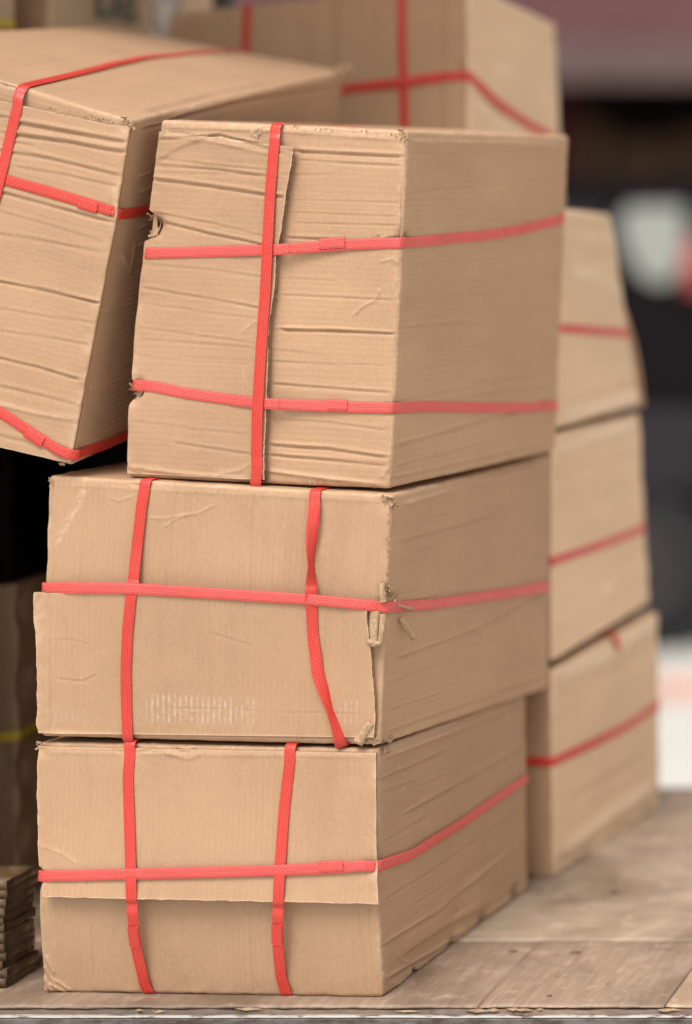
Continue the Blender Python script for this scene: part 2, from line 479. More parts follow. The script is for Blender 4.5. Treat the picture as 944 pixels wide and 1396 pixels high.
            for f2 in FACES:
                wgt = np.clip(nrm @ np.array(NORM[f2], float), 0, 1) ** 2
                m = wgt > 1e-4
                if not m.any(): continue
                hh, w2, s2, d2 = s.height(f2, s.face_st(f2, p[m]))
                h[m] += wgt[m] * hh; wr[m] = np.maximum(wr[m], w2 * (wgt[m] > .2)); sc[m] += s2 * wgt[m]; sn[m] += d2 * wgt[m]
            pos = q + nrm * (s.r + h)[:, None]
            n1, n2 = len(t1), len(t2)
            I = np.arange(n1 * n2).reshape(n1, n2)
            quad = np.stack([I[:-1, :-1], I[1:, :-1], I[1:, 1:], I[:-1, 1:]], -1).reshape(-1, 4)
            e1 = np.zeros(3); e1[o1] = 1; e2 = np.zeros(3); e2[o2] = 1
            if np.cross(e1, e2) @ np.array(NORM[face]) < 0: quad = quad[:, ::-1]
            VV.append(s.world(pos)); FF.append(quad + base); base += len(pos)
            UV.append(p[:, [o1, o2]]); AT[0].append(wr); AT[1].append(sc); AT[2].append(sn)
            MI.append(np.full(len(quad), 1 if s.flute(face) == 'h' else 0))
        s.obj = make_obj('shell', np.concatenate(VV), np.concatenate(FF), mats or [CARD_V, CARD_H], s.root, True, np.concatenate(UV),
                         np.concatenate(MI), {'wear': np.concatenate(AT[0]), 'scuff': np.concatenate(AT[1]), 'stain': np.concatenate(AT[2])})
        return s
    def surf(s, face, st, h):
        """world points on a face at face coordinates st, h metres proud of the relief"""
        hh, wr, sc, sn = s.height(face, st)
        p = s.loc(face, st) + np.array(NORM[face]) * (hh + h)[:, None]
        return s.world(p), wr, sc, sn
    def flap(s, face, left, right, h, torn='', cut='', name='flap', th=0.0042, cell=0.0028, wavy=0.0012, px=True, label=None):
        """outer cardboard layer: left and right polylines from top to bottom; h(a, b) lift; torn/cut: edges T R B L showing the corrugated core"""
        def resamp(pts, n):
            q = np.array([s.st(face, *p) if px else p for p in pts], float)
            t = np.linspace(0, 1, len(q)) if len(q) == 2 else np.concatenate([[0], np.cumsum(np.linalg.norm(np.diff(q, axis=0), axis=1))]) / np.linalg.norm(np.diff(q, axis=0), axis=1).sum()
            x = np.linspace(0, 1, n); return np.stack([np.interp(x, t, q[:, 0]), np.interp(x, t, q[:, 1])], -1)
        Lp = resamp(left, 4); Rp = resamp(right, 4)
        nb = max(8, int(np.linalg.norm(Lp[0] - Lp[-1]) / cell)); na = max(8, int(np.linalg.norm(Lp[0] - Rp[0]) / cell))
        Lp = resamp(left, nb); Rp = resamp(right, nb)
        a = np.linspace(0, 1, na); b = np.linspace(0, 1, nb)
        A, B = np.meshgrid(a, b, indexing='ij')
        G = (1 - A)[..., None] * Lp[None] + A[..., None] * Rp[None]
        jit = lambda n, k: wavy * (noise3(np.stack([np.arange(n) * 0.11, np.full(n, k), np.full(n, s.seed)], -1)) * 1.5 + 0.7 * noise3(np.stack([np.arange(n) * 0.47, np.full(n, k + 9.), np.full(n, s.seed)], -1)))
        if 'L' in torn: G[0, :, 0] += jit(nb, 1.3)
        if 'R' in torn: G[-1, :, 0] += jit(nb, 2.3)
        if 'T' in torn: G[:, 0, 1] += jit(na, 3.3)
        if 'B' in torn: G[:, -1, 1] += jit(na, 4.3)
        hh = np.array(h(A, B)).ravel() + np.zeros(A.size)
        st = s.raised(face, G.reshape(-1, 2), hh + th) if px else G.reshape(-1, 2)
        G = st.reshape(na, nb, 2)
        s.flaps.append((face, st, hh + th, cell))
        I = np.arange(na * nb).reshape(na, nb)
        quad = np.stack([I[:-1, :-1], I[:-1, 1:], I[1:, 1:], I[1:, :-1]], -1).reshape(-1, 4)
        Wo, wr, sc, sn = s.surf(face, st, hh + th)
        edge = np.minimum(np.minimum(A, 1 - A) * na, np.minimum(B, 1 - B) * nb).ravel()
        for ed, ii in (('L', I[0]), ('R', I[-1]), ('T', I[:, 0]), ('B', I[:, -1])):
            if ed in torn or ed in cut: wr[ii] = 0.9
        Wi, _, _, _ = s.surf(face, st, hh)
        k = na * nb
        V = np.concatenate([Wo, Wi]); F = [quad, quad[:, ::-1] + k]
        uv = np.concatenate([st, st]); W2 = np.concatenate([wr, wr * 0]); S2 = np.concatenate([sc, sc * 0]); D2 = np.concatenate([sn, sn * 0])
        for ed, ii in (('L', I[0]), ('R', I[-1]), ('T', I[:, 0]), ('B', I[:, -1])):
            if ed in torn or ed in cut: continue
            F.append(np.stack([ii[:-1], ii[1:], ii[1:] + k, ii[:-1] + k], -1))
        o = make_obj(name, V, np.concatenate(F), CARD_H if s.flute(face) == 'h' else CARD_V, s.root, True, uv, None, {'wear': W2, 'scuff': S2, 'stain': D2})
        # corrugated core along open edges
        CV = []; CF = []; cb = 0
        for ed in 'LRTB':
            if not (ed in torn or ed in cut): continue
            line = {'L': G[0], 'R': G[-1], 'T': G[:, 0], 'B': G[:, -1]}[ed]
            lh = {'L': hh.reshape(na, nb)[0], 'R': hh.reshape(na, nb)[-1], 'T': hh.reshape(na, nb)[:, 0], 'B': hh.reshape(na, nb)[:, -1]}[ed]
            inn = {'L': (1, 0), 'R': (-1, 0), 'T': (0, -1), 'B': (0, 1)}[ed]
            d = np.concatenate([[0], np.cumsum(np.linalg.norm(np.diff(line, axis=0), axis=1))])
            x = np.arange(0, d[-1], 0.0011)
            ln = np.stack([np.interp(x, d, line[:, 0]), np.interp(x, d, line[:, 1])], -1); hx = np.interp(x, d, lh)
            rows = []
            li = {'L': (0, 2), 'R': (na - 1, na - 3), 'T': (0, 2), 'B': (nb - 1, nb - 3)}[ed]; HH = hh.reshape(na, nb)
            hx2 = np.interp(x, d, HH[li[1]] if ed in 'LR' else HH[:, li[1]])
            for dep, hx in ((0.0016, hx), (0.0058, hx2)):
                q = ln + np.array(inn) * dep
                wv = th * (0.5 + 0.36 * np.sin(2 * math.pi * x / 0.0062 + 0.8 * noise3(np.stack([x * 60, x * 0, x * 0 + s.seed], -1))))
                rows.append(s.surf(face, q, hx + wv)[0])
            n = len(x); CV.append(np.concatenate(rows))
            j = np.arange(n - 1); CF.append(np.stack([j, j + 1, j + 1 + n, j + n], -1) + cb); cb += 2 * n
        if CV: make_obj('corrugated_core', np.concatenate(CV), np.concatenate(CF), CARD_TORN, o, True)
        return o
    def raised(s, face, st, h):
        """a point measured in the photograph on the plain face, moved to where a layer h metres proud shows at that spot"""
        if face != 'front': return st
        wp = s.world(s.loc(face, st)) + s.base
        return st + np.stack([-wp[:, 0] / wp[:, 1], (CAM_Z - wp[:, 2]) / wp[:, 1]], -1) * np.asarray(h)[:, None]
    def fuzz(s, face, pts, n=30, size=0.005, spread=0.002, out=0.004, seed=1, name='torn_edge'):
        """ragged flakes of torn paper along a line on a face"""
        rr = np.random.default_rng(seed + s.seed * 13)
        q = np.array([s.st(face, *p) for p in pts]); d = np.concatenate([[0], np.cumsum(np.linalg.norm(np.diff(q, axis=0), axis=1))])
        V = []; F = []
        n = int(n * .65); size = size * .72; spread = spread * .8; out = out * .7
        for i in range(n):
            t = rr.uniform(0, d[-1]); c = np.array([np.interp(t, d, q[:, 0]), np.interp(t, d, q[:, 1])]) + rr.normal(0, spread, 2)
            ang = rr.uniform(0, 2 * math.pi); L = size * rr.uniform(0.5, 1.5); wd = L * rr.uniform(0.25, 0.6)
            dx = np.array([math.cos(ang), math.sin(ang)]); dy = np.array([-dx[1], dx[0]])
            b = len(V); lift = rr.uniform(0.2, 1.0) * out; curl = rr.uniform(-0.5, 1.0) * out
            st = []; hh = []
            for a_ in (0, 0.5, 1):
                for c_ in (-0.5, 0.5):
                    st.append(c + dx * L * (a_ - 0.3) + dy * wd * c_ * (1 - 0.5 * a_ * rr.uniform(0, 1)))
                    hh.append(-0.0005 + lift * a_ + curl * a_ * a_ + rr.uniform(-1, 1) * 0.0006)
            wpt = s.surf(face, np.array(st), np.array(hh))[0]
            V += list(wpt); F += [(b, b + 1, b + 3, b + 2), (b + 2, b + 3, b + 5, b + 4)]
        o = make_obj(name, np.array(V), F, CARD_TORN, s.root, False); o['kind'] = 'stuff'; return o
    def strip(s, face, pts, width, h0, h1, name='torn_strip', twist=0.0):
        """one hanging strip of torn cardboard"""
        q = np.array([s.st(face, *p) for p in pts]); d = np.concatenate([[0], np.cumsum(np.linalg.norm(np.diff(q, axis=0), axis=1))])
        n = 18; x = np.linspace(0, d[-1], n); c = np.stack([np.interp(x, d, q[:, 0]), np.interp(x, d, q[:, 1])], -1)
        tg = np.gradient(c, axis=0); tg /= np.linalg.norm(tg, axis=1)[:, None]; nr = np.stack([-tg[:, 1], tg[:, 0]], -1)
        rows = []; m = 5
        for k in range(m):
            f = k / (m - 1) - 0.5
            jit = 0.0006 * noise3(np.stack([x * 200, x * 0 + k * 1.7, x * 0 + s.seed], -1))
            rows.append(s.surf(face, c + nr * (width * f * (1 - 0.3 * x / d[-1]))[:, None], h0 + (h1 - h0) * x / d[-1] + twist * f + jit + 0.0012 * math.cos(6 * f))[0])
        I = np.arange(m * n).reshape(m, n); k = m * n
        quad = np.stack([I[:-1, :-1], I[1:, :-1], I[1:, 1:], I[:-1, 1:]], -1).reshape(-1, 4)
        V = np.concatenate(rows)
        o = make_obj(name, V, quad, CARD_TORN, s.root, True)
        so = o.modifiers.new('thick', 'SOLIDIFY'); so.thickness = 0.0014
        return o
    def strap(s, path, mat=None, width=STRAP_W, seals=(), twist=None, name='strap', corner=True, lift=0.0):
        """path: list of (face, u, v, h) photo points on a face, or ('loc', x, y, z, h) in carton coordinates (metres)"""
        mat = mat or STRAP
        pts = []; hs_ = []
        for q in path:
            if q[0] == 'loc': pts.append(np.array(q[1:4], float)); hs_.append(q[4])
            else: pts.append(s.loc(q[0], s.st(q[0], q[1], q[2])[None])[0]); hs_.append(q[3])
        pts = np.array(pts); pts = np.clip(pts, 0, s.dim)
        d = np.concatenate([[0], np.cumsum(np.linalg.norm(np.diff(pts, axis=0), axis=1))])
        x = np.linspace(0, d[-1], max(24, int(d[-1] / 0.0022)))
        c = np.stack([np.interp(x, d, pts[:, k]) for k in range(3)], -1); hh = np.interp(x, d, hs_)
        # soften the drawn polyline a little
        ker = np.hanning(9); ker /= ker.sum()
        def smooth(y): return np.convolve(np.pad(y, 4, mode='edge'), ker, 'valid')
        hh = smooth(hh)
        q, nrm = s.rounded(c)
        nrm = np.stack([smooth(nrm[:, k]) for k in range(3)], -1); nrm /= np.linalg.norm(nrm, axis=1)[:, None]
        def dsp(c):
            h = np.zeros(len(c)); qq, nn = s.rounded(c)
            for f2 in FACES:
                wgt = np.clip(nn @ np.array(NORM[f2], float), 0, 1) ** 2; m = wgt > 1e-4
                if m.any(): h[m] += wgt[m] * s.height(f2, s.face_st(f2, c[m]))[0]
            return h
        tg = np.gradient(c, axis=0); tg /= np.maximum(np.linalg.norm(tg, axis=1), 1e-9)[:, None]
        sd = np.cross(tg, nrm); sd /= np.maximum(np.linalg.norm(sd, axis=1), 1e-9)[:, None]
        hs3 = np.stack([dsp(c), dsp(np.clip(c + sd * width * .45, 0, s.dim)), dsp(np.clip(c - sd * width * .45, 0, s.dim))])
        top = hs3.max(0)
        fl = np.zeros(len(x))
        for face, fst, fh, fc in s.flaps:
            on = np.abs((c - s.loc(face, np.zeros((1, 2)))) @ np.array(NORM[face], float)) < 1e-6
            for i in np.nonzero(on)[0]:
                cor = min(c[i][0], s.W - c[i][0])
                for k in (-.3, 0, .3):
                    d2 = ((fst - s.face_st(face, (c[i] + sd[i] * width * k)[None])) ** 2).sum(1); j = d2.argmin()
                    if d2[j] < (1.6 * fc) ** 2: fl[i] = max(fl[i], (fh[j] + .0009) * (min(1, .12 + cor / (.012 if corner is True else corner)) if corner else 1))
        if fl.max() > 0:
            wn = 5; pad = np.pad(fl, wn, mode='edge'); env = np.max([pad[k:k + len(fl)] for k in range(2 * wn + 1)], 0)
            hh = np.maximum(hh, smooth(env))
        hh = hh + lift
        onf = (c[:, 1] < 1e-6) & (c[:, 0] > .004) & (c[:, 0] < s.W - .004) & (c[:, 2] > .004) & (c[:, 2] < s.H - .004)
        edge = np.clip(np.minimum(np.minimum(c[:, 0], s.W - c[:, 0]), np.minimum(c[:, 2], s.H - c[:, 2])) / .02, 0, 1)
        if onf.any():
            c2 = c.copy(); c2[np.ix_(onf, [0, 2])] = s.raised('front', c[onf][:, [0, 2]], (hh * edge)[onf]); c = np.stack([smooth(c2[:, k]) for k in range(3)], -1); q = np.clip(c, s.r, s.dim - s.r)
        for _ in range(2): top = smooth(np.maximum(top, smooth(top)))
        ang = np.zeros(len(x)) if twist is None else smooth(np.interp(x / x[-1], [t[0] for t in twist], [R(t[1]) for t in twist]))
        side = sd * np.cos(ang)[:, None] + nrm * np.sin(ang)[:, None]; up = nrm * np.cos(ang)[:, None] - sd * np.sin(ang)[:, None]
        def ribbon(sel, off, nm, par, dshift=0.0, w2=width):
            cc = q[sel] + nrm[sel] * (s.r + top + hh + off)[sel][:, None] + sd[sel] * dshift
            prof = [(-.5, 0), (-.48, .0003), (-.2, .00035), (.2, .00035), (.48, .0003), (.5, 0), (.46, -.0003), (-.46, -.0003)]
            V = []; uv = []
            for (f, t) in prof:
                V.append(cc + side[sel] * (f * w2) + up[sel] * t); uv.append(np.stack([x[sel], np.full(sel.sum(), (f + .5) * w2)], -1))
            n = int(sel.sum()); m = len(prof); I = np.arange(m * n).reshape(m, n)
            F = [np.stack([I[k][:-1], I[k][1:], I[(k + 1) % m][1:], I[(k + 1) % m][:-1]], -1) for k in range(m)]
            F.append(np.array([[I[0][0], I[1][0], I[4][0], I[5][0]], [I[0][-1], I[1][-1], I[4][-1], I[5][-1]]]))
            return make_obj(nm, s.world(np.concatenate(V)), np.concatenate(F), mat, par, True, np.concatenate(uv))
        o = ribbon(np.ones(len(x), bool), 0.0, name, s.root)
        for (f0, f1, sh) in seals:
            sel = (x / x[-1] >= f0) & (x / x[-1] <= f1)
            ribbon(sel, 0.0013, 'strap_seal', o, sh)
        return o

def hexbox(u0, u1, v0, v1, Y): pass
def box_corners(x0, x1, y0, y1, z0, z1, yaw=0.0):
    c = np.array([(x0 + x1) / 2, (y0 + y1) / 2, 0]); ca, sa = math.cos(yaw), math.sin(yaw)
    def r(x, y, z):
        d = np.array([x, y, 0]) - c; return np.array([c[0] + ca * d[0] - sa * d[1], c[1] + sa * d[0] + ca * d[1], z])
    return dict(TL=r(x0, y0, z1), TR=r(x1, y0, z1), BL=r(x0, y0, z0), BR=r(x1, y0, z0), TRb=r(x1, y1, z1), BRb=r(x1, y1, z0))

# ================================================================== setting: street, truck bed
def asphalt():
    m, n, l, b = mat_new('pale_concrete_street')
    tc = n.new('ShaderNodeTexCoord'); o = tc.outputs['Object']
    f = tex_noise(n, l, o, 0.7, 5, 0.6); g = tex_noise(n, l, o, 60, 3, 0.6)
    c = mix_rgb(n, l, ramp(n, l, f, 0.3, 0.7), (0.47, 0.45, 0.41), (0.58, 0.56, 0.52))
    c = mix_rgb(n, l, math_node(n, l, 'MULTIPLY', ramp(n, l, g, 0.4, 0.7), 0.25), c, (0.34, 0.33, 0.31))
    l.new(c, b.inputs['Base Color']); b.inputs['Roughness'].default_value = 0.85
    return m
STREET_Z = -0.85
mb = MB(); mb.add([(-90, -40, STREET_Z), (90, -40, STREET_Z), (90, 150, STREET_Z), (-90, 150, STREET_Z)], [(0, 1, 2, 3)])
o = mb.build('street', asphalt()); o['kind'] = 'structure'
mb = MB(); mb.add([(-9, 8.62, STREET_Z + .004), (6, 8.62, STREET_Z + .004), (6, 8.98, STREET_Z + .004), (-9, 8.98, STREET_Z + .004)], [(0, 1, 2, 3)])
o = mb.build('road_marking', plain('faded_red_paint', (0.60, 0.33, 0.25), 0.8, 0.2, 0, 0.25, 9)); o['kind'] = 'structure'

def wood_mat(name, along, c0, c1, dark, sc=1.0, bump=0.0009):
    m, n, l, b = mat_new(name)
    tc = n.new('ShaderNodeTexCoord'); ob = tc.outputs['Object']
    st = {'x': (9 * sc, 90 * sc, 60 * sc), 'y': (90 * sc, 9 * sc, 60 * sc)}[along]
    wv = n.new('ShaderNodeMapping'); wv.inputs['Scale'].default_value = st; l.new(ob, wv.inputs['Vector'])
    g = tex_noise(n, l, wv.outputs[0], 1.0, 5, 0.65, 1.2)
    big = tex_noise(n, l, ob, 5 * sc, 5, 0.6, 0.6)
    mid = tex_noise(n, l, ob, 28 * sc, 4, 0.65)
    c = mix_rgb(n, l, ramp(n, l, g, 0.33, 0.68), c0, c1)
    c = mix_rgb(n, l, math_node(n, l, 'MULTIPLY', ramp(n, l, big, 0.42, 0.66), 0.85), c, dark)
    c = mix_rgb(n, l, math_node(n, l, 'MULTIPLY', ramp(n, l, mid, 0.56, 0.72), 0.5), c, tuple(min(1, x * 1.45) for x in c1))
    sp = tex_noise(n, l, ob, 70 * sc, 2, 0.5)
    c = mix_rgb(n, l, math_node(n, l, 'MULTIPLY', ramp(n, l, sp, 0.70, 0.76), 0.6), c, tuple(x * 0.35 for x in dark))
    l.new(c, b.inputs['Base Color'])
    l.new(ramp(n, l, mid, 0.3, 0.7, (0.36,) * 3, (0.62,) * 3), b.inputs['Roughness'])
    b.inputs['Specular IOR Level'].default_value = 0.4
    hgt = math_node(n, l, 'ADD', g, math_node(n, l, 'MULTIPLY', mid, 0.7))
    bp = n.new('ShaderNodeBump'); bp.inputs['Strength'].default_value = 0.55; bp.inputs['Distance'].default_value = bump
    l.new(hgt, bp.inputs['Height']); l.new(bp.outputs[0], b.inputs['Normal'])
    return m
WOOD_F = wood_mat('weathered_boards', 'y', (0.26, 0.178, 0.125), (0.37, 0.265, 0.19), (0.15, 0.095, 0.064))
WOOD_B_LIT = wood_mat('weathered_plywood_lit', 'x', (0.33, 0.238, 0.17), (0.51, 0.39, 0.285), (0.18, 0.118, 0.08))  # kept paler than the front boards to imitate light at the rear
WOOD_NEW = wood_mat('pale_split_wood', 'x', (0.42, 0.295, 0.19), (0.52, 0.38, 0.26), (0.26, 0.165, 0.10))
WOOD_D = wood_mat('dark_damp_wood', 'x', (0.10, 0.055, 0.03), (0.19, 0.11, 0.06), (0.06, 0.035, 0.02))
def paint_mat():
    m, n, l, b = mat_new('worn_white_metal')
    tc = n.new('ShaderNodeTexCoord'); ob = tc.outputs['Object']
    f = tex_noise(n, l, scaled(n, l, ob, (26, 90, 90)), 1.0, 5, 0.7); g = tex_noise(n, l, ob, 6, 3)
    c = mix_rgb(n, l, ramp(n, l, f, 0.52, 0.60), (0.42, 0.40, 0.37), (0.09, 0.04, 0.025))
    c = mix_rgb(n, l, math_node(n, l, 'MULTIPLY', ramp(n, l, g, 0.4, 0.7), 0.35), c, (0.38, 0.34, 0.30))
    l.new(c, b.inputs['Base Color']); b.inputs['Roughness'].default_value = 0.4
    return m
PAINT = paint_mat()
def rail_mat():
    m, n, l, b = mat_new('scraped_grey_steel')
    tc = n.new('ShaderNodeTexCoord'); ob = tc.outputs['Object']
    f = tex_noise(n, l, scaled(n, l, ob, (22, 60, 60)), 1.0, 5, 0.7)
    c = mix_rgb(n, l, ramp(n, l, f, 0.42, 0.62), (0.16, 0.14, 0.13), (0.06, 0.04, 0.03))
    l.new(c, b.inputs['Base Color']); b.inputs['Roughness'].default_value = 0.5; b.inputs['Metallic'].default_value = 0.3
    return m
STEEL = rail_mat()

BED_Y0, BED_Y1 = 2.962, 4.02
bed = thing('truck_bed', 'worn wooden flatbed with a scraped white metal edge under all the cartons', 'truck bed', None, (-0.8, 3.4, 0))
bb = np.array(bed.location)
def board(name, x0, x1, y0, y1, z, th, mat, ragged=0.0, seed=0, cell=0.006, warp=0.001):
    nx = max(4, int((x1 - x0) / cell)); ny = max(3, int((y1 - y0) / (cell * 2)))
    X, Y = np.meshgrid(np.linspace(x0, x1, nx), np.linspace(y0, y1, ny), indexing='ij')
    p = np.stack([X, Y, X * 0 + seed], -1)
    Z = z + warp * fbm(p * np.array([9, 9, 1]), 3) - 0.0005 * (np.minimum(np.minimum(X - x0, x1 - X), np.minimum(Y - y0, y1 - Y)) < cell * .5)
    if ragged:
        rg = ragged * (0.8 * noise3(np.stack([X * 16, X * 0 + seed, X * 0], -1)) + 0.5 * noise3(np.stack([X * 70, X * 0 + seed, X * 0 + 3], -1)) + 0.45 * noise3(np.stack([X * 210, X * 0, X * 0 + 5], -1)))
        e = np.exp(-(Y - y0) / 0.012)
        Y = Y + e * rg
        Z = Z - 0.0022 * e * np.clip(0.4 + 1.5 * noise3(np.stack([X * 30, Y * 5, X * 0 + seed], -1)), 0, 1.5)
    I = np.arange(nx * ny).reshape(nx, ny); k = nx * ny
    top = np.stack([X, Y, Z], -1).reshape(-1, 3); bot = top.copy(); bot[:, 2] = z - th
    q = np.stack([I[:-1, :-1], I[1:, :-1], I[1:, 1:], I[:-1, 1:]], -1).reshape(-1, 4)
    F = [q, q[:, ::-1] + k]
    for ii in (I[0][::-1], I[-1], I[:, 0], I[:, -1][::-1]):
        F.append(np.stack([ii[:-1], ii[:-1] + k, ii[1:] + k, ii[1:]], -1))
    return make_obj(name, np.concatenate([top, bot]) - bb, np.concatenate(F), mat, bed, False)
xs_a = (655 - PPX) / F_PX * 2.97; xs_b = (838 - PPX) / F_PX * 2.97; xs_c = (908 - PPX) / F_PX * 2.97
G2 = 0.0004
YM = 3.211
board('board', -2.75, -1.86, BED_Y0, YM, 0, 0.0036, WOOD_F, 0.004, 1)
board('board', -1.86 + G2, xs_a - G2, BED_Y0, YM, 0.0, 0.0036, WOOD_F, 0.004, 2, 0.004)
board('board', xs_a + G2, xs_c - G2, BED_Y0, YM, 0.0007, 0.0036, WOOD_F, 0.004, 3, 0.004)
board('board', xs_c + G2, 0.6, BED_Y0 + 0.004, YM, -0.0005, 0.0036, WOOD_NEW, 0.006, 5, 0.004)
board('board', -2.75, -1.40, YM + 0.0022, BED_Y1, 0.0004, 0.0056, WOOD_B_LIT, 0, 6, 0.012)
board('board', -1.40 + G2, -0.10, YM + 0.0022, BED_Y1, 0.0002, 0.0056, WOOD_B_LIT, 0, 7, 0.008)
board('board', -0.10 + G2, 0.6, YM + 0.0022, BED_Y1, 0.0004, 0.0056, WOOD_B_LIT, 0, 8, 0.012)
# splintered under-board, worn white angle and steel face along the front edge
board('under_board', -2.75, 0.6, BED_Y0 - 0.001, BED_Y0 + 0.24, -0.0042, 0.03, WOOD_D, 0.003, 9, 0.006)
nx = 420; X = np.linspace(-2.75, 0.6, nx); prof = []
for (dy, dz) in ((0.004, -0.0108), (-0.0045, -0.0108), (-0.0058, -0.0111), (-0.0064, -0.0116), (-0.0066, -0.0128)):
    wv = 0.0006 * noise3(np.stack([X * 20, X * 0 + dy * 99, X * 0], -1))
    prof.append(np.stack([X, BED_Y0 + dy + wv, dz + wv], -1))
I = np.arange(len(prof) * nx).reshape(len(prof), nx)
make_obj('edge_angle', np.concatenate(prof) - bb, np.stack([I[:-1, :-1], I[:-1, 1:], I[1:, 1:], I[1:, :-1]], -1).reshape(-1, 4), PAINT, bed)
mb = MB(); mb.box(np.array([-1.075, BED_Y0 + 0.0018, -0.0732]) - bb, (3.35, 0.016, 0.12), 0.002); mb.build('side_rail', STEEL, bed)
for x in (-2.3, -1.2, 0.1): MB().box(np.array([x, 3.5, -0.10]) - bb, (0.10, 1.0, 0.12), 0.004).build('cross_member', STEEL, bed)
for x in (-2.3, 0.1):
    for y in (3.15, 3.85): MB().box(np.array([x, y, -0.505]) - bb, (0.09, 0.09, 0.69), 0.004).build('support_post', STEEL, bed)
# unseen panels added to shade the rear load: left side and roof, on posts
SHADE_COVER = plain('shade_panel_grey_brown', (0.06, 0.05, 0.045), .8, .2)
MB().box(np.array([-2.80, 3.70, 0.82]) - bb, (0.05, 1.0, 1.64), .01).build('shade_side_panel', SHADE_COVER, bed)
MB().box(np.array([-1.925, 3.77, 1.66]) - bb, (1.75, 0.98, 0.04), .01).build('shade_roof', SHADE_COVER, bed)
for x in (-2.76, -1.75): MB().box(np.array([x, 4.0, 0.82]) - bb, (0.03, 0.03, 1.64), .004).build('shade_roof_post', STEEL, bed)

# knots and nail heads on the near boards
for (u, v, rx) in ((700, 1298, .0045), (785, 1300, .0065), (749, 1359, .003), (838, 1217, .006)):
    y = CAM_Z * F_PX / (v - PPY); p = P(u, v, y)
    pts = [(rx * math.cos(a) * (1 + .2 * math.sin(3 * a + u)), rx * .7 * math.sin(a)) for a in np.linspace(0, 2 * math.pi, 15)[:-1]]
    V = [(0, 0, .0004)] + [(x, yy, .0002) for x, yy in pts] + [(x * 1.15, yy * 1.15, -.003) for x, yy in pts]; n = 14
    F = [(0, 1 + i, 1 + (i + 1) % n) for i in range(n)] + [(1 + i, 15 + i, 15 + (i + 1) % n, 1 + (i + 1) % n) for i in range(n)]
    o = MB().add([(a + p[0] - bb[0], b_ + p[1] - bb[1], c_ + .0021 - bb[2]) for a, b_, c_ in V], F).build('knot', bpy.data.materials.get('dark_knot') or plain('dark_knot', (.15, .095, .065), .8, .2, 0, .3, 200), bed)
sr = random.Random(3); V = []; F = []
for i in range(14):
    x = sr.choice((sr.uniform(-1.55, -1.05), sr.uniform(-1.0, -.70), -0.97 + sr.gauss(0, .03))); L = sr.uniform(.008, .04); z = sr.uniform(-.0062, -.0030); t = sr.uniform(.0012, .003); y = BED_Y0 - .0015 - sr.uniform(0, .002)
    b = len(V); V += [(x, y, z), (x + L * .4, y - .0008, z - t), (x + L, y - .0002, z - t * .3), (x + L * .6, y, z + t * .5), (x + L * .4, y + .004, z)]
    F += [(b, b + 1, b + 3), (b + 1, b + 2, b + 3), (b, b + 4, b + 1), (b, b + 3, b + 4)]
o = make_obj('splinters', np.array(V) - bb, F, plain('splinter_wood', (.34, .235, .15), .8, .2, 0, .3, 90), bed, False); o['kind'] = 'stuff'

# ================================================================== front stack
# --- bottom carton
A = Carton('strapped_carton', 'bottom carton of the front stack, a loose flap across its upper front', dict(
    TL=P(51, 1012, 3.0), TR=P(515, 1021, 2.98), BL=P(53, 1356.5, 3.0), BR=P(517, 1363.5, 2.98), TRb=P(717, 946, 3.44), BRb=P(720, 1213.4, 3.44)),
    cell=0.0016, group='red-strapped cartons', seed=1, bulge=0.003, flutes='vhv')
for x0, x1, d in ((78, 80, .0012), (245, 243, .0010), (252, 250, .0014), (487, 493, .0022), (503, 505, .0016), (497, 499, .001), (120, 120, .0006), (330, 331, .0006), (420, 421, .0006)):
    A.crease('front', [(x0, 1232), (x1, 1300), (x1 + 1, 1358)], d, 0.0022, 'groove')
for a, b in (((56, 1318), (74, 1352)), ((54, 1334), (66, 1357)), ((60, 1305), (70, 1330)), ((62, 1344), (85, 1357)), ((70, 1338), (92, 1354))):
    A.crease('front', [a, b], .0028, 0.0022, 'ridge', wear=.5)
for x, y0, y1, d in ((113, 1030, 1215, .0012), (72, 1030, 1190, .0016), (82, 1050, 1180, .0010), (92, 1040, 1200, .0008), (478, 1140, 1225, .0010), (62, 1025, 1195, .0018), (290, 1040, 1200, .0004), (440, 1040, 1220, .0005), (160, 1030, 1210, .0005)):
    A.crease('front', [(x, y0), (x + 1, (y0 + y1) / 2), (x, y1)], d, 0.0022, 'groove')
A.crease('front', [(60, 1150), (90, 1160), (115, 1175)], .0012, .002, 'ridge', wear=.3)
A.crease('front', [(228, 1024), (262, 1033), (282, 1026)], .0025, .003, 'ridge', wear=.3)
A.crease('front', [(240, 1020), (258, 1024), (275, 1019)], .003, .002, 'groove')
A.crease('front', [(155, 1020), (180, 1027), (215, 1021)], .0016, .003, 'groove')
A.crease('front', [(55, 1024), (515, 1030)], .0012, .004, 'ridge', wear=.25)
A.dent('front', (53, 1192), 0.010, 0.013); A.dent('left', (A.D - .004 if False else .004, A.st('front', 58, 1192)[1]), 0.012, 0.010, px=False); A.stain('front', (53, 1190), .005, 1.0); A.dent('front', (55, 1022), 0.009, 0.004)  # dark colour painted in the notch for its shade
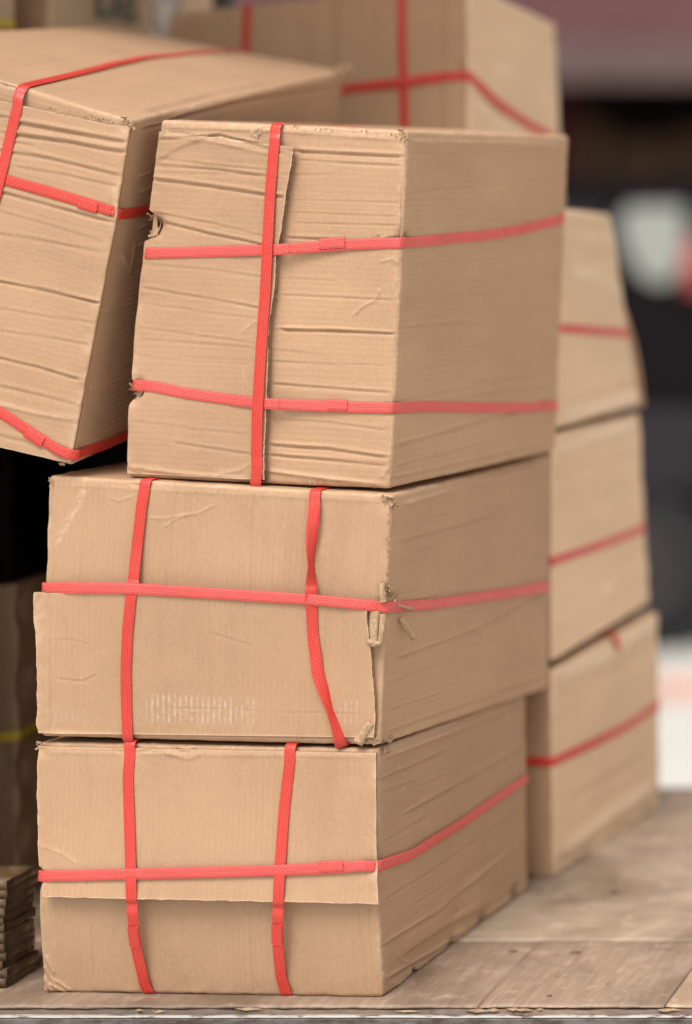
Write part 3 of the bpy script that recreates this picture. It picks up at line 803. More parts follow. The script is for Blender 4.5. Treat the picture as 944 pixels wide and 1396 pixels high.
for pts, d, wd, k in (([(522, 1033), (620, 995), (716, 956)], .0045, .0045, 'ridge'), ([(519, 1064), (565, 1044), (618, 1020)], .003, .0035, 'groove'), ([(525, 1080), (570, 1062)], .0016, .003, 'groove'),
                      ([(545, 1042), (556, 1058), (552, 1085)], .002, .003, 'ridge'), ([(553, 1110), (640, 1062), (716, 1020)], .0030, .0035, 'groove'), ([(520, 1292), (600, 1243), (720, 1143)], .0045, .0045, 'groove'),
                      ([(548, 1303), (600, 1268), (660, 1236)], .0025, .005, 'fold'), ([(530, 1352), (640, 1283), (719, 1222)], .0042, .004, 'ridge'), ([(524, 1340), (600, 1296), (719, 1212)], .0055, .0045, 'groove'),
                      ([(519, 1150), (590, 1110)], .001, .003, 'groove'), ([(519, 1230), (600, 1180), (716, 1100)], .0012, .004, 'groove'), ([(518, 1330), (540, 1345)], .002, .003, 'ridge'), ([(540, 1300), (552, 1312), (560, 1308)], .002, .002, 'ridge')):
    A.crease('right', pts, d, wd, k, wear=.35)
for c, rd, d in (((568, 1326), .007, .009), ((620, 1287), .010, .008), ((662, 1252), .012, .008), ((704, 1220), .012, .008), ((627, 1240), .018, .004)): A.dent('right', c, rd, d)
for c, rd in (((567, 1325), .005), ((618, 1286), .009), ((661, 1251), .010), ((703, 1218), .012)): A.stain('right', c, rd, 0.8)  # shade of the holes painted in as dark spots
tb = A.st('front', 280, 1240)[1]
A.warp = lambda p: p + np.array([0, 1.0, 0]) * (0.010 * np.clip((tb - p[:, 2]) / tb, 0, 1) * (1 - p[:, 1] / A.D))[:, None]      # the lower panel leans in towards its foot
for c in ((180, 1018), (399, 1019), (196, 1358), (387, 1361), (513, 1180)): A.dent('front', c, .011, .0035)
A.dent('right', (519, 1180), .010, .003)
A.body()
A.flap('front', [(51, 1018), (52, 1100), (54, 1182), (63, 1188), (64, 1200), (58, 1206), (60, 1223)], [(513, 1027), (514, 1120), (515, 1190), (517.5, 1233)],
       lambda a, b: 0.0006 + 0.0150 * np.clip((b - .15) / .85, 0, 1) ** 2.0 * (0.6 + 0.4 * np.sin(math.pi * np.clip(a, 0, 1)) ** .6), torn='BL', cut='R', wavy=.0009, cell=.0018)
A.fuzz('front', [(513, 1030), (514, 1110), (515, 1190)], 34, .003, .0008, .002, 3)
A.fuzz('right', [(518, 1070), (519, 1240), (520, 1355)], 24, .003, .0009, .002, 9)
A.fuzz('front', [(50, 1014), (62, 1026)], 26, .007, .003, .006, 4)
A.fuzz('front', [(54, 1350), (70, 1360)], 14, .006, .002, .004, 5)
A.fuzz('right', [(520, 1025), (536, 1020)], 22, .007, .003, .005, 6)
A.fuzz('front', [(258, 1022), (266, 1027)], 8, .005, .001, .003, 7)
zA = lambda u, v: A.st('front', u, v)
def front_down(C, pts, hs=(0.006,), mat=None, back=0.12, **k):
    """a strap that comes over the top edge, runs down the front and turns under"""
    a = C.st('front', *pts[0]); b = C.st('front', *pts[-1]); H = C.H
    n = len(pts); h = [hs[min(i, len(hs) - 1)] for i in range(n)]
    path = [('loc', a[0], back, H, .0012), ('loc', a[0], 0.012, H, .0012), ('loc', a[0], 0, H, .0015)]
    path += [('front', u, v, h[i]) for i, (u, v) in enumerate(pts)]
    path += [('loc', b[0], 0, 0, .001), ('loc', b[0], 0.10, 0, .0002)]
    return C.strap(path, mat, **k)
front_down(A, [(180, 1022), (177, 1060), (179, 1110), (182, 1190), (184, 1245), (187, 1300), (194, 1345), (200, 1360)], (.003, .004, .005, .006, .0185, .0110, .0040, .001), seals=((.645, .70, .0008),))
front_down(A, [(399, 1022), (396, 1050), (389, 1110), (384, 1190), (382, 1250), (380, 1300), (381, 1335), (387, 1362)], (.003, .004, .005, .006, .0185, .0110, .0040, .001), seals=((.635, .69, .0008),))
ha = 0.0075
A.strap([('loc', 0, .15, A.st('front', 58, 1191)[1], -.012), ('loc', 0, .02, A.st('front', 58, 1191)[1], -.013), ('loc', 0, 0, A.st('front', 58, 1192)[1], -.015), ('front', 64, 1194, -.004), ('front', 90, 1194, .003), ('front', 180, 1192, ha), ('front', 390, 1187, ha), ('front', 460, 1184, ha - .001), ('front', 500, 1180, .010),
         ('loc', A.W, 0, A.st('front', 516, 1179)[1], .002), ('right', 560, 1163, .0012), ('right', 640, 1114, .001), ('right', 690, 1078, .001), ('right', 714, 1062, .001), ('loc', A.W, A.D, A.st('right', 716, 1061)[1], .001), ('loc', A.W - .1, A.D, A.st('right', 716, 1061)[1], .001)],
        STRAP_SHEEN, seals=((.443, .472, -.0028),), lift=.0018, corner=.026)

# --- middle carton
B = Carton('strapped_carton', 'middle carton of the front stack, its ragged lower flap sticking out at the left', dict(
    TL=P(66, 648, 3.0), TR=P(534, 675, 2.98), BL=P(56, 1004, 3.0), BR=P(518, 1016, 2.98), TRb=P(750, 621, 3.5), BRb=P(748, 938.5, 3.5)),
    cell=0.0016, group='red-strapped cartons', seed=2, bulge=0.003, flutes='vhv')
B.crease('front', [(118, 668), (108, 690), (96, 710), (82, 735), (75, 742)], .0016, .0042, 'tear', wear=.6)
B.crease('front', [(73, 652), (72, 720), (69, 800)], .0022, .0018, 'groove')
B.crease('front', [(77, 660), (74, 720), (72, 790)], .0014, .002, 'ridge', wear=.3)
for pts in ([(150, 678), (166, 683), (190, 676)], [(206, 706), (230, 708), (250, 703), (275, 701), (300, 688)], [(228, 720), (245, 708), (262, 703)]): B.crease('front', pts, .0011, .0018, 'ridge', wear=.25)
for x, y0, y1, d in ((262, 664, 740, .0012), (258, 740, 800, .0006), (305, 690, 800, .0005), (424, 680, 795, .0018), (430, 700, 800, .001), (462, 690, 800, .0006), (505, 690, 800, .0008), (518, 690, 810, .0012), (350, 690, 800, .0005)):
    B.crease('front', [(x, y0), (x - 1, (y0 + y1) / 2), (x - 1, y1)], d, .0022, 'groove')
for x, y0, y1, d in ((362, 840, 1005, .0007), (399, 830, 1010, .0013), (404, 900, 1012, .0007), (426, 830, 930, .0006), (445, 880, 990, .0006), (478, 840, 970, .0009), (490, 840, 960, .0009), (110, 830, 990, .0006), (85, 830, 1000, .0008), (64, 830, 995, .0010), (300, 850, 1000, .0004)):
    B.crease('front', [(x, y0), (x + 1, (y0 + y1) / 2), (x + 2, y1)], d, .0022, 'groove')
B.crease('front', [(228, 964), (330, 967), (400, 971), (500, 973)], .0010, .0018, 'groove')
B.crease('front', [(60, 998), (200, 1003), (420, 1008), (505, 1010)], .0022, .003, 'ridge', wear=.3)
B.crease('front', [(82, 873), (105, 872), (130, 878)], .0009, .0018, 'groove')
B.crease('front', [(85, 925), (120, 929), (140, 920)], .0013, .0022, 'groove'); B.crease('front', [(300, 862), (330, 872), (355, 880)], .0009, .002, 'groove')
B.crease('front', [(180, 658), (198, 664), (212, 658)], .0022, .004, 'groove'); B.crease('front', [(72, 660), (536, 684)], .0010, .004, 'ridge', wear=.25)
B.scuff('front', (205, 942), (362, 992), .9); B.scuff('front', (462, 950), (502, 990), .6); B.scuff('front', (200, 822), (380, 838), .35); B.scuff('front', (70, 958), (130, 990), .35)
for pts, d, wd, k in (([(545, 688), (640, 660), (748, 632)], .0030, .004, 'ridge'), ([(540, 738), (600, 722), (672, 700)], .0028, .0035, 'groove'), ([(545, 715), (640, 690)], .0012, .003, 'groove'), ([(536, 897), (640, 858), (744, 803)], .0030, .0035, 'groove'),
                      ([(532, 928), (560, 916), (600, 900)], .0014, .003, 'groove'), ([(530, 968), (600, 944)], .0014, .003, 'groove'), ([(526, 1000), (640, 960), (746, 923)], .0026, .004, 'groove'), ([(527, 836), (527, 920), (524, 1008)], .0020, .0025, 'groove'),
                      ([(640, 845), (742, 805)], .0012, .003, 'groove'), ([(560, 990), (572, 984), (590, 985)], .002, .002, 'ridge'), ([(540, 860), (742, 795)], .0008, .003, 'groove')): B.crease('right', pts, d, wd, k, wear=.3)
B.dent('front', (530, 684), .010, .005); B.dent('front', (528, 815), .007, .005); B.dent('right', (540, 810), .007, .004); B.dent('front', (535, 850), .012, .005)
for c in ((204, 656), (434, 670), (183, 1010), (470, 1013), (526, 829)): B.dent('front', c, .011, .0035)
B.dent('right', (530, 829), .010, .003)
B.body()
B.flap('front', [(47, 809), (46, 835), (50, 880), (52, 930), (51, 990), (54, 1000)], [(500, 819), (503, 850), (507, 890), (510, 925), (513, 960), (512, 1006)],
       lambda a, b: 0.0008 + 0.0105 * (1 - b) ** 1.3 * (0.25 + 0.75 * np.sin(math.pi * a) ** .7) + 0.003 * np.clip((a - .93) / .07, 0, 1) + 0.004 * np.clip((.05 - a) / .05, 0, 1), torn='TLR', wavy=.0012, cell=.0018)
B.fuzz('front', [(530, 678), (534, 690)], 46, .007, .003, .007, 1)
B.fuzz('right', [(536, 680), (540, 690)], 16, .006, .002, .005, 2)
B.fuzz('front', [(531, 695), (530, 745), (528, 795)], 54, .0042, .0010, .003, 3)
B.fuzz('front', [(526, 792), (532, 818)], 46, .009, .0032, .007, 4)
B.fuzz('right', [(533, 795), (539, 822)], 22, .008, .002, .006, 14)
B.fuzz('front', [(496, 1000), (516, 1014)], 30, .009, .004, .006, 5)
B.fuzz('right', [(520, 1012), (536, 1005)], 20, .009, .003, .006, 6)
B.fuzz('front', [(67, 650), (72, 662)], 12, .006, .002, .004, 7)
B.strip('front', [(514, 832), (514, 850), (515, 868), (517, 881)], .011, .006, .012); B.strip('front', [(522, 838), (523, 855), (522, 879)], .008, .004, .009)
B.strip('front', [(508, 874), (518, 877), (526, 876)], .006, .012, .013); B.strip('right', [(541, 838), (545, 852), (549, 866)], .0042, .004, .013, twist=.004)
B.strip('right', [(538, 820), (545, 823), (550, 826)], .0022, .003, .009); B.strip('front', [(522, 796), (524, 810), (525, 822)], .008, .003, .010)
B.strip('front', [(492, 1012), (500, 1000), (511, 985)], .013, .006, .008, name='torn_strip')
front_down(B, [(203, 662), (198, 690), (192, 745), (186, 805), (180, 860), (177, 920), (178, 980), (182, 1008)], (.0018, .0025, .0035, .009, .010, .008, .006, .0055))
front_down(B, [(434, 672), (434, 690), (432, 720), (430, 750), (430, 800), (432, 870), (438, 920), (446, 945), (458, 980), (470, 1012)], (.002, .006, .010, .011, .0105, .012, .013, .012, .010, .007), seals=(),
           twist=((0, 0), (.225, 0), (.30, 25), (.395, 85), (.455, 30), (.50, 6), (.60, 8), (.68, 45), (.735, 80), (.80, 35), (.88, 0), (1, 0)))
B.strap([('loc', 0, .15, B.st('front', 64, 803)[1], -.003), ('loc', 0, 0, B.st('front', 64, 803)[1], -.003), ('front', 90, 803, .002), ('front', 180, 804, .0115), ('front', 300, 811, .0095), ('front', 430, 819, .013), ('front', 500, 826, .008),
         ('loc', B.W, 0, B.st('front', 526, 829)[1], .002), ('right', 580, 820, .001), ('right', 650, 810, .001), ('right', 700, 803, .001), ('right', 744, 795, .001), ('loc', B.W, B.D, B.st('right', 748, 794)[1], .001), ('loc', B.W - .1, B.D, B.st('right', 748, 794)[1], .001)], STRAP_SHEEN, corner=.05, lift=.0012)

# --- upright carton on top
C = Carton('strapped_carton', 'upright carton on top of the front stack with crossing straps and a vertical torn flap', dict(
    TL=P(219, 163, 3.02), TR=P(555, 178, 3.0), BL=P(173, 650, 3.015), BR=P(531, 667, 2.995), TRb=P(776, 185, 3.45), BRb=P(758, 614, 3.45)),
    cell=0.0016, group='red-strapped cartons', seed=3, bulge=0.004, crush=0.0011, flutes='hhv')
for pts, d, wd, k in (([(207, 240), (290, 250), (372, 262), (394, 264)], .0045, .0035, 'groove'), ([(212, 190), (300, 184), (352, 196), (394, 208)], .0022, .003, 'groove'), ([(212, 222), (300, 228), (390, 240)], .0026, .003, 'groove'),
                      ([(214, 212), (290, 222), (380, 230)], .0016, .0025, 'groove'), ([(222, 183), (300, 192), (395, 212)], .002, .003, 'ridge'), ([(216, 218), (250, 200), (290, 185)], .0014, .0025, 'fold'),
                      ([(222, 296), (290, 312), (375, 330)], .0035, .003, 'groove'), ([(210, 284), (300, 300), (372, 318)], .0012, .003, 'groove'), ([(195, 384), (280, 398), (368, 414)], .0020, .0025, 'groove'), ([(190, 438), (260, 448), (366, 462)], .0013, .002, 'groove'),
                      ([(188, 404), (300, 420), (366, 428)], .0010, .002, 'groove'), ([(192, 352), (300, 362), (370, 372)], .0010, .003, 'groove'), ([(183, 476), (260, 486), (350, 490)], .0009, .002, 'groove'), ([(330, 462), (336, 444), (352, 432), (362, 428)], .0016, .002, 'ridge'), ([(336, 494), (338, 508), (345, 522)], .001, .002, 'ridge'),
                      ([(240, 600), (300, 610), (350, 616)], .0018, .003, 'groove'), ([(182, 570), (280, 582), (350, 590)], .0008, .003, 'groove'), ([(176, 634), (260, 645), (346, 652)], .0032, .003, 'ridge'), ([(300, 645), (330, 640), (348, 628)], .0018, .003, 'ridge'), ([(176, 628), (180, 640), (200, 648)], .002, .002, 'groove'),
                      ([(404, 205), (470, 208), (550, 212)], .0050, .0032, 'groove'), ([(404, 216), (470, 220), (550, 224)], .0015, .003, 'groove'), ([(400, 268), (548, 272)], .0010, .002, 'groove'), ([(398, 284), (548, 290)], .0010, .002, 'groove'), ([(396, 298), (546, 302)], .0012, .002, 'groove'), ([(390, 318), (470, 322)], .0020, .003, 'groove'),
                      ([(384, 442), (460, 444), (541, 448)], .0060, .0026, 'groove'), ([(384, 395), (540, 402)], .0014, .0025, 'groove'), ([(384, 372), (460, 376)], .0009, .002, 'groove'), ([(482, 424), (496, 410), (512, 402), (520, 386)], .0022, .0022, 'ridge'), ([(372, 486), (535, 492)], .0008, .002, 'groove'), ([(370, 517), (535, 530)], .0022, .003, 'groove'),
                      ([(366, 566), (450, 572), (532, 584)], .0012, .003, 'groove'), ([(366, 604), (450, 610), (530, 622)], .0040, .0032, 'groove'), ([(366, 618), (450, 626), (530, 634)], .0026, .003, 'groove'), ([(366, 640), (420, 648), (524, 660)], .0035, .003, 'ridge'), ([(544, 250), (546, 285), (543, 318)], .003, .0025, 'ridge'), ([(500, 330), (530, 318), (546, 316)], .002, .002, 'groove'),
                      ([(545, 352), (536, 345), (520, 350)], .0018, .002, 'ridge'), ([(535, 545), (520, 552)], .0016, .002, 'ridge'), ([(520, 650), (530, 636)], .003, .003, 'ridge'), ([(222, 172), (380, 178), (550, 190)], .002, .003, 'ridge')):
    C.crease('front', pts, d, wd, k, wear=.35)
C.crease('front', [(226, 178), (300, 186), (345, 192)], .0018, .0022, 'tear', wear=.8); C.crease('front', [(345, 184), (358, 176), (372, 174)], .003, .004, 'tear', wear=.8); C.crease('front', [(392, 172), (440, 176), (500, 182), (546, 184)], .0028, .0025, 'tear', wear=.7)
for c, rd, d in (((203, 302), .009, .020), ((214, 300), .011, .010), ((181, 530), .009, .018), ((190, 522), .010, .006), ((552, 184), .008, .004), ((549, 315), .008, .006), ((356, 656), .008, .006), ((546, 530), .005, .003)): C.dent('front', c, rd, d)
for c, rd, a in (((203, 302), .006, 1.0), ((182, 532), .005, 0.9)): C.stain('front', c, rd, a)  # notches painted dark to deepen their shade
for pts, d, wd, k in (([(558, 210), (650, 208), (768, 208)], .0012, .004, 'groove'), ([(556, 192), (660, 194), (770, 197)], .0024, .004, 'ridge'), ([(560, 262), (620, 256), (690, 252)], .0012, .003, 'groove'), ([(545, 447), (590, 442), (640, 438)], .0016, .003, 'groove'), ([(600, 405), (690, 396)], .0008, .003, 'groove'),
                      ([(537, 610), (640, 580), (756, 542)], .0026, .004, 'groove'), ([(536, 638), (600, 620), (680, 598)], .0014, .003, 'groove'), ([(560, 362), (700, 352)], .0006, .004, 'groove'), ([(660, 512), (668, 520), (664, 530)], .0016, .003, 'ridge'), ([(566, 222), (566, 240), (572, 250)], .001, .003, 'ridge'), ([(534, 655), (600, 640), (755, 604)], .0022, .004, 'groove')): C.crease('right', pts, d, wd, k, wear=.3)
C.dent('right', (556, 320), .006, .004); C.dent('right', (768, 300), .012, .004)
for c in ((380, 172), (547, 325), (534, 551)): C.dent('front', c, .010, .003)
for c in ((553, 325), (540, 551)): C.dent('right', c, .010, .003)
C.body()
C.flap('front', [(219, 178), (212, 230), (205, 280), (219, 292), (221, 312), (199, 322), (186, 440), (181, 512), (198, 522), (196, 534), (177, 540), (174, 645)], [(404, 199), (399, 230), (393, 262), (386, 310), (379, 345), (378, 385), (371, 440), (368, 540), (364, 610), (363, 654)],
       lambda a, b: 0.0006 + 0.0058 * np.clip((a - .72) / .28, 0, 1) ** 2 + 0.0016 * (1 - b) ** 6, torn='R', cut='T', wavy=.0009, cell=.0018)
C.fuzz('front', [(545, 178), (557, 190)], 44, .006, .0022, .006, 1); C.fuzz('front', [(395, 172), (470, 178), (545, 184)], 46, .0038, .0012, .003, 2); C.fuzz('front', [(510, 316), (552, 316)], 26, .005, .0012, .003, 3)
C.fuzz('front', [(378, 335), (386, 322)], 16, .006, .0016, .004, 4); C.fuzz('front', [(345, 186), (360, 176)], 12, .007, .002, .004, 5); C.fuzz('front', [(201, 286), (208, 318)], 30, .008, .003, .006, 6); C.fuzz('front', [(178, 522), (186, 542)], 26, .007, .003, .005, 7)
C.fuzz('front', [(376, 345), (378, 400), (372, 420)], 30, .005, .0014, .003, 8); C.fuzz('front', [(372, 652), (440, 658), (522, 664)], 22, .005, .0008, .0015, 9); C.fuzz('right', [(548, 300), (558, 326)], 16, .005, .002, .004, 11)
C.strip('front', [(209, 292), (211, 304), (214, 316)], .010, .002, .006); C.strip('front', [(185, 540), (190, 532), (196, 525)], .008, .003, .006)
zz = lambda u, v: C.st('front', u, v)[1]
hc = .0075
C.strap([('loc', 0, .12, zz(196, 338), .001), ('loc', 0, 0, zz(196, 338), .002), ('front', 215, 338, .0055), ('front', 300, 336, .0055), ('front', 365, 334, .009), ('front', 385, 333, .010), ('front', 430, 330, .006), ('front', 476, 327, .0026), ('front', 520, 325, .0012),
         ('loc', C.W, 0, zz(549, 325), .001), ('right', 600, 325, .001), ('right', 660, 320, .001), ('right', 710, 312, .001), ('right', 760, 299, .001), ('loc', C.W, C.D, C.st('right', 774, 295)[1], .001), ('loc', C.W - .1, C.D, C.st('right', 774, 295)[1], .001)], STRAP_SHEEN, seals=((.34, .374, -.0032),), corner=.004)
C.strap([('loc', 0, .12, zz(180, 516), .000), ('loc', 0, 0, zz(182, 518), .000), ('front', 192, 519, .0015), ('front', 212, 521, .0055), ('front', 260, 531, .0055), ('front', 310, 538, .0056), ('front', 355, 544, .009), ('front', 375, 545, .010), ('front', 420, 547, .005), ('front', 480, 550, .0016),
         ('loc', C.W, 0, zz(536, 551), .001), ('right', 580, 553, .001), ('right', 650, 555, .001), ('right', 710, 555, .001), ('right', 758, 552, .001), ('loc', C.W, C.D, C.st('right', 761, 553)[1], .001), ('loc', C.W - .1, C.D, C.st('right', 761, 553)[1], .001)], STRAP_SHEEN, seals=((.362, .39, -.0024),))
front_down(C, [(379, 172), (376, 205), (371, 270), (368, 330), (365, 400), (360, 480), (355, 560), (353, 620), (355, 652)], (.004, .0085, .0105, .0128, .0112, .011, .0128, .010, .006), back=.2, lift=.0012)

# --- tilted carton at the left
GTR, GTRb, GBR = P(178, 164, 2.99), P(472, 96, 3.55), P(98, 635, 2.99)
G = Carton('strapped_carton', 'tilted carton at the upper left leaning beside the upright one, its smooth top facing up', dict(
    TL=P(-190, 52, 3.03), TR=GTR, BL=P(-272, 545, 3.03), BR=GBR, TRb=GTRb, BRb=GBR + (GTRb - GTR)), TLb=P(138, 35, 3.58), cell=0.0017, group='red-strapped cartons', seed=4, bulge=0.005, crush=.0012, flutes='hhv')
for pts, d, wd, k in (([(30, 168), (100, 180), (178, 194)], .0055, .0042, 'groove'), ([(25, 184), (100, 194), (177, 208)], .0050, .004, 'groove'), ([(0, 160), (14, 160), (28, 163)], .003, .003, 'groove'), ([(0, 205), (80, 218), (170, 240)], .0030, .004, 'groove'), ([(30, 228), (100, 240), (165, 254)], .0018, .003, 'groove'), ([(0, 190), (60, 200)], .0014, .003, 'groove'),
                      ([(8, 262), (80, 282), (160, 304)], .0032, .004, 'groove'), ([(0, 318), (70, 330), (150, 345)], .0016, .004, 'groove'), ([(0, 382), (70, 396), (140, 413)], .0065, .0026, 'groove'), ([(0, 420), (60, 430), (135, 440)], .0012, .003, 'groove'), ([(0, 486), (60, 500), (114, 517)], .0038, .0034, 'groove'), ([(0, 524), (70, 540), (112, 552)], .0020, .0034, 'groove'),
                      ([(0, 548), (60, 562), (108, 570)], .0026, .004, 'ridge'), ([(0, 592), (50, 604), (95, 620)], .0022, .004, 'groove'), ([(166, 250), (164, 270), (162, 286)], .003, .0022, 'ridge'), ([(122, 508), (119, 520), (121, 532)], .003, .0022, 'ridge'), ([(118, 535), (114, 548), (108, 552)], .0026, .0022, 'ridge'), ([(0, 450), (60, 458), (128, 470)], .0012, .003, 'groove')):
    G.crease('front', pts, d, wd, k, wear=.35)
G.crease('front', [(0, 92), (20, 102), (32, 108)], .005, .006, 'ridge', wear=.3); G.crease('front', [(0, 112), (12, 118), (28, 120)], .004, .004, 'groove'); G.dent('front', (174, 168), .010, .006)
G.crease('right', [(165, 345), (178, 370), (184, 330)], .002, .003, 'ridge'); G.crease('right', [(196, 176), (215, 172), (240, 163)], .003, .004, 'groove'); G.crease('right', [(230, 166), (330, 140), (460, 118)], .004, .006, 'groove'); G.crease('right', [(300, 130), (420, 108)], .003, .006, 'ridge')
for v in (240, 262, 285, 310, 335): G.crease('right', [(188, v), (205, v - 6)], .0014, .003, 'ridge', wear=.7)
G.crease('top', [(120, 120), (300, 78)], .002, .02, 'ridge', wear=0); G.crease('top', [(200, 150), (330, 118), (450, 98)], .004, .008, 'groove')
G.scuff('right', (185, 300), (215, 560), .8)
G.body()
G.flap('front', [(-60, 122), (-80, 240), (-110, 400), (-150, 572)], [(177, 173), (160, 290), (128, 460), (97, 630)], lambda a, b: 0.0004 + (0.0028 + .0016 * np.clip((.1 - b) / .1, 0, 1)) * np.clip((1 - a) / .12, 0, 1) ** .6, cut='T', torn='T', wavy=.0008, cell=.002)
G.fuzz('front', [(170, 163), (181, 176)], 44, .008, .003, .007, 1); G.fuzz('front', [(45, 144), (110, 156), (172, 170)], 40, .005, .0012, .003, 2); G.fuzz('front', [(60, 618), (98, 636)], 16, .005, .0015, .003, 3); G.fuzz('top', [(462, 98), (474, 96)], 30, .012, .005, .010, 4)
G.fuzz('front', [(112, 512), (122, 530)], 10, .005, .002, .003, 5)
ga = G.st('front', 40, 101)
G.strap([('top', 345, 61, .0015), ('top', 330, 63, .0015), ('top', 270, 65, .0015), ('top', 200, 71, .002), ('top', 150, 79, .003), ('top', 80, 92, .002), ('loc', G.st('front', 40, 106)[0], 0, G.H, .002), ('front', 34, 130, .007), ('front', 22, 180, .0075), ('front', 8, 240, .010), ('front', -8, 310, .008), ('front', -40, 440, .007), ('front', -80, 560, .0065),
         ('loc', G.st('front', -95, 580)[0], 0, 0, .001), ('loc', G.st('front', -95, 580)[0], .1, 0, .001)], STRAP)
G.strap([('front', -120, 205, .007), ('front', -40, 228, .007), ('front', 10, 243, .0065), ('front', 60, 257, .0062), ('front', 100, 269, .006), ('front', 140, 281, .0056), ('front', 165, 289, .0036), ('loc', G.W, 0, G.st('front', 158, 291)[1], .001), ('right', 175, 291, .001), ('right', 205, 284, .001), ('right', 260, 268, .001)], STRAP, seals=((.50, .56, .0020),), corner=False)
G.strap([('front', -120, 470, .006), ('front', -40, 520, .006), ('front', 0, 556, .0062), ('front', 40, 583, .006), ('front', 80, 610, .004), ('loc', G.W, 0, G.st('front', 99, 618)[1], .001), ('right', 120, 614, .001), ('right', 150, 604, .001), ('right', 200, 580, .001)], STRAP, seals=((.44, .51, .0020),), corner=False)

# ================================================================== stack at the right, behind
def side_carton(name, label, nb, ntp, fb, ft, y0, y1, width, y1t=None, **k):
    BR, TR, BRb, TRb = P(*nb, y0), P(*ntp, y0), P(*fb, y1), P(*ft, y1t or y1)
    dv = np.array([-width, 0.03, 0])
    return Carton(name, label, dict(TL=TR + dv, TR=TR, BL=BR + dv, BR=BR, TRb=TRb, BRb=BRb), **k)
kw = dict(cell=.006, group='red-strapped cartons', crush=.0022, bulge=.006, flutes='vhv')
E = side_carton('strapped_carton', 'bottom carton of the rear right stack standing on the bare wooden bed', (756, 1195), (752, 914), (900, 1100.5), (898, 834), 3.507, 3.893, .41, seed=5, **kw)
for pts, d, k in (([(765, 1165), (830, 1115), (890, 1072)], .004, 'ridge'), ([(765, 1180), (840, 1125), (895, 1085)], .004, 'groove'), ([(758, 925), (830, 892), (895, 848)], .005, 'ridge'), ([(770, 1100), (880, 1030)], .002, 'groove')): E.crease('right', pts, d, .007, k, wear=.5)
for c in ((800, 1158), (848, 1126), (880, 1105)): E.stain('right', c, .012, .5)
E.dent('right', (770, 1180), .02, .006); E.dent('right', (835, 1135), .02, .006)
E.body(mats=[CARD_V, LIT_H]); zE = E.st('right', 756, 1038)[1]  # lit board colour on the right face, plain board on the front
E.strap([('loc', E.W - .2, 0, zE, .001), ('loc', E.W - .02, 0, zE, .001), ('loc', E.W, 0, zE, .001), ('right', 800, 1016, .001), ('right', 850, 992, .001), ('right', 893, 964, .001), ('loc', E.W, E.D, E.st('right', 896, 962)[1], .001), ('loc', E.W - .1, E.D, E.st('right', 896, 962)[1], .001)], STRAP)
E.strap([('loc', E.W, E.D * .55, E.H - .02, .004), ('loc', E.W, E.D * .55, E.H, .004), ('loc', E.W - .2, E.D * .55, E.H, .003)], STRAP)
Dc = side_carton('strapped_carton', 'middle carton of the rear right stack with one sloping strap', (753, 903), (752, 592), (886, 822), (872, 563), 3.515, 3.90, .40, seed=6, **kw)
for pts, d, k in (([(760, 625), (800, 608), (865, 590)], .003, 'groove'), ([(760, 645), (820, 628)], .002, 'groove'), ([(760, 610), (868, 577)], .004, 'ridge'), ([(820, 810), (835, 790), (832, 805)], .003, 'ridge'), ([(760, 700), (870, 650)], .0015, 'groove')): Dc.crease('right', pts, d, .006, k, wear=.5)
Dc.body(mats=[CARD_V, LIT_H])
Dc.strap([('loc', Dc.W - .2, 0, Dc.st('right', 754, 755)[1], .001), ('loc', Dc.W, 0, Dc.st('right', 754, 755)[1], .001), ('right', 790, 744, .001), ('right', 830, 731, .001), ('right', 875, 714, .001), ('loc', Dc.W, Dc.D, Dc.st('right', 879, 713)[1], .001), ('loc', Dc.W - .1, Dc.D, Dc.st('right', 879, 713)[1], .001)], STRAP_SHEEN)
Fc = side_carton('strapped_carton', 'topmost carton of the rear right stack, sagging, its side coloured as lit, beside the upright carton', (757, 586), (757, 283), (874, 554), (833, 291), 3.515, 3.90, .40, y1t=3.86, seed=7, r=.009, **kw)
for pts, d, k in (([(775, 318), (800, 330), (836, 330)], .004, 'groove'), ([(775, 345), (810, 352), (840, 375)], .005, 'ridge'), ([(768, 300), (832, 306)], .005, 'groove'), ([(768, 545), (820, 530), (868, 515)], .005, 'groove'), ([(768, 560), (820, 545), (872, 530)], .004, 'ridge')): Fc.crease('right', pts, d, .008, k, wear=.4)
Fc.body(mats=[CARD_V, LIT_H])
Fc.strap([('loc', Fc.W - .2, 0, Fc.st('right', 760, 410)[1], .001), ('loc', Fc.W, 0, Fc.st('right', 760, 410)[1], .001), ('right', 800, 417, .001), ('right', 848, 425, .001), ('loc', Fc.W, Fc.D, Fc.st('right', 853, 426)[1], .001), ('loc', Fc.W - .1, Fc.D, Fc.st('right', 853, 426)[1], .001)], STRAP_SHEEN)
# open back flap of that carton, bowed outwards
p0, p1, p2 = P(846, 410, 3.93), P(872, 470, 3.95), P(877, 555, 3.96)
V = []; n = 16
for i in range(n):
    t = i / (n - 1); a = (1 - t) ** 2 * p0 + 2 * t * (1 - t) * p1 + t * t * p2
    V += [a - Fc.base, a + np.array([-.10, .012, 0]) - Fc.base, a + np.array([-.10, .018, 0]) - Fc.base, a + np.array([0, .006, 0]) - Fc.base]
F = [(i * 4 + k, i * 4 + (k + 1) % 4, i * 4 + 4 + (k + 1) % 4, i * 4 + 4 + k) for i in range(n - 1) for k in range(4)]
make_obj('flap', V, F, CARD_V, Fc.root)

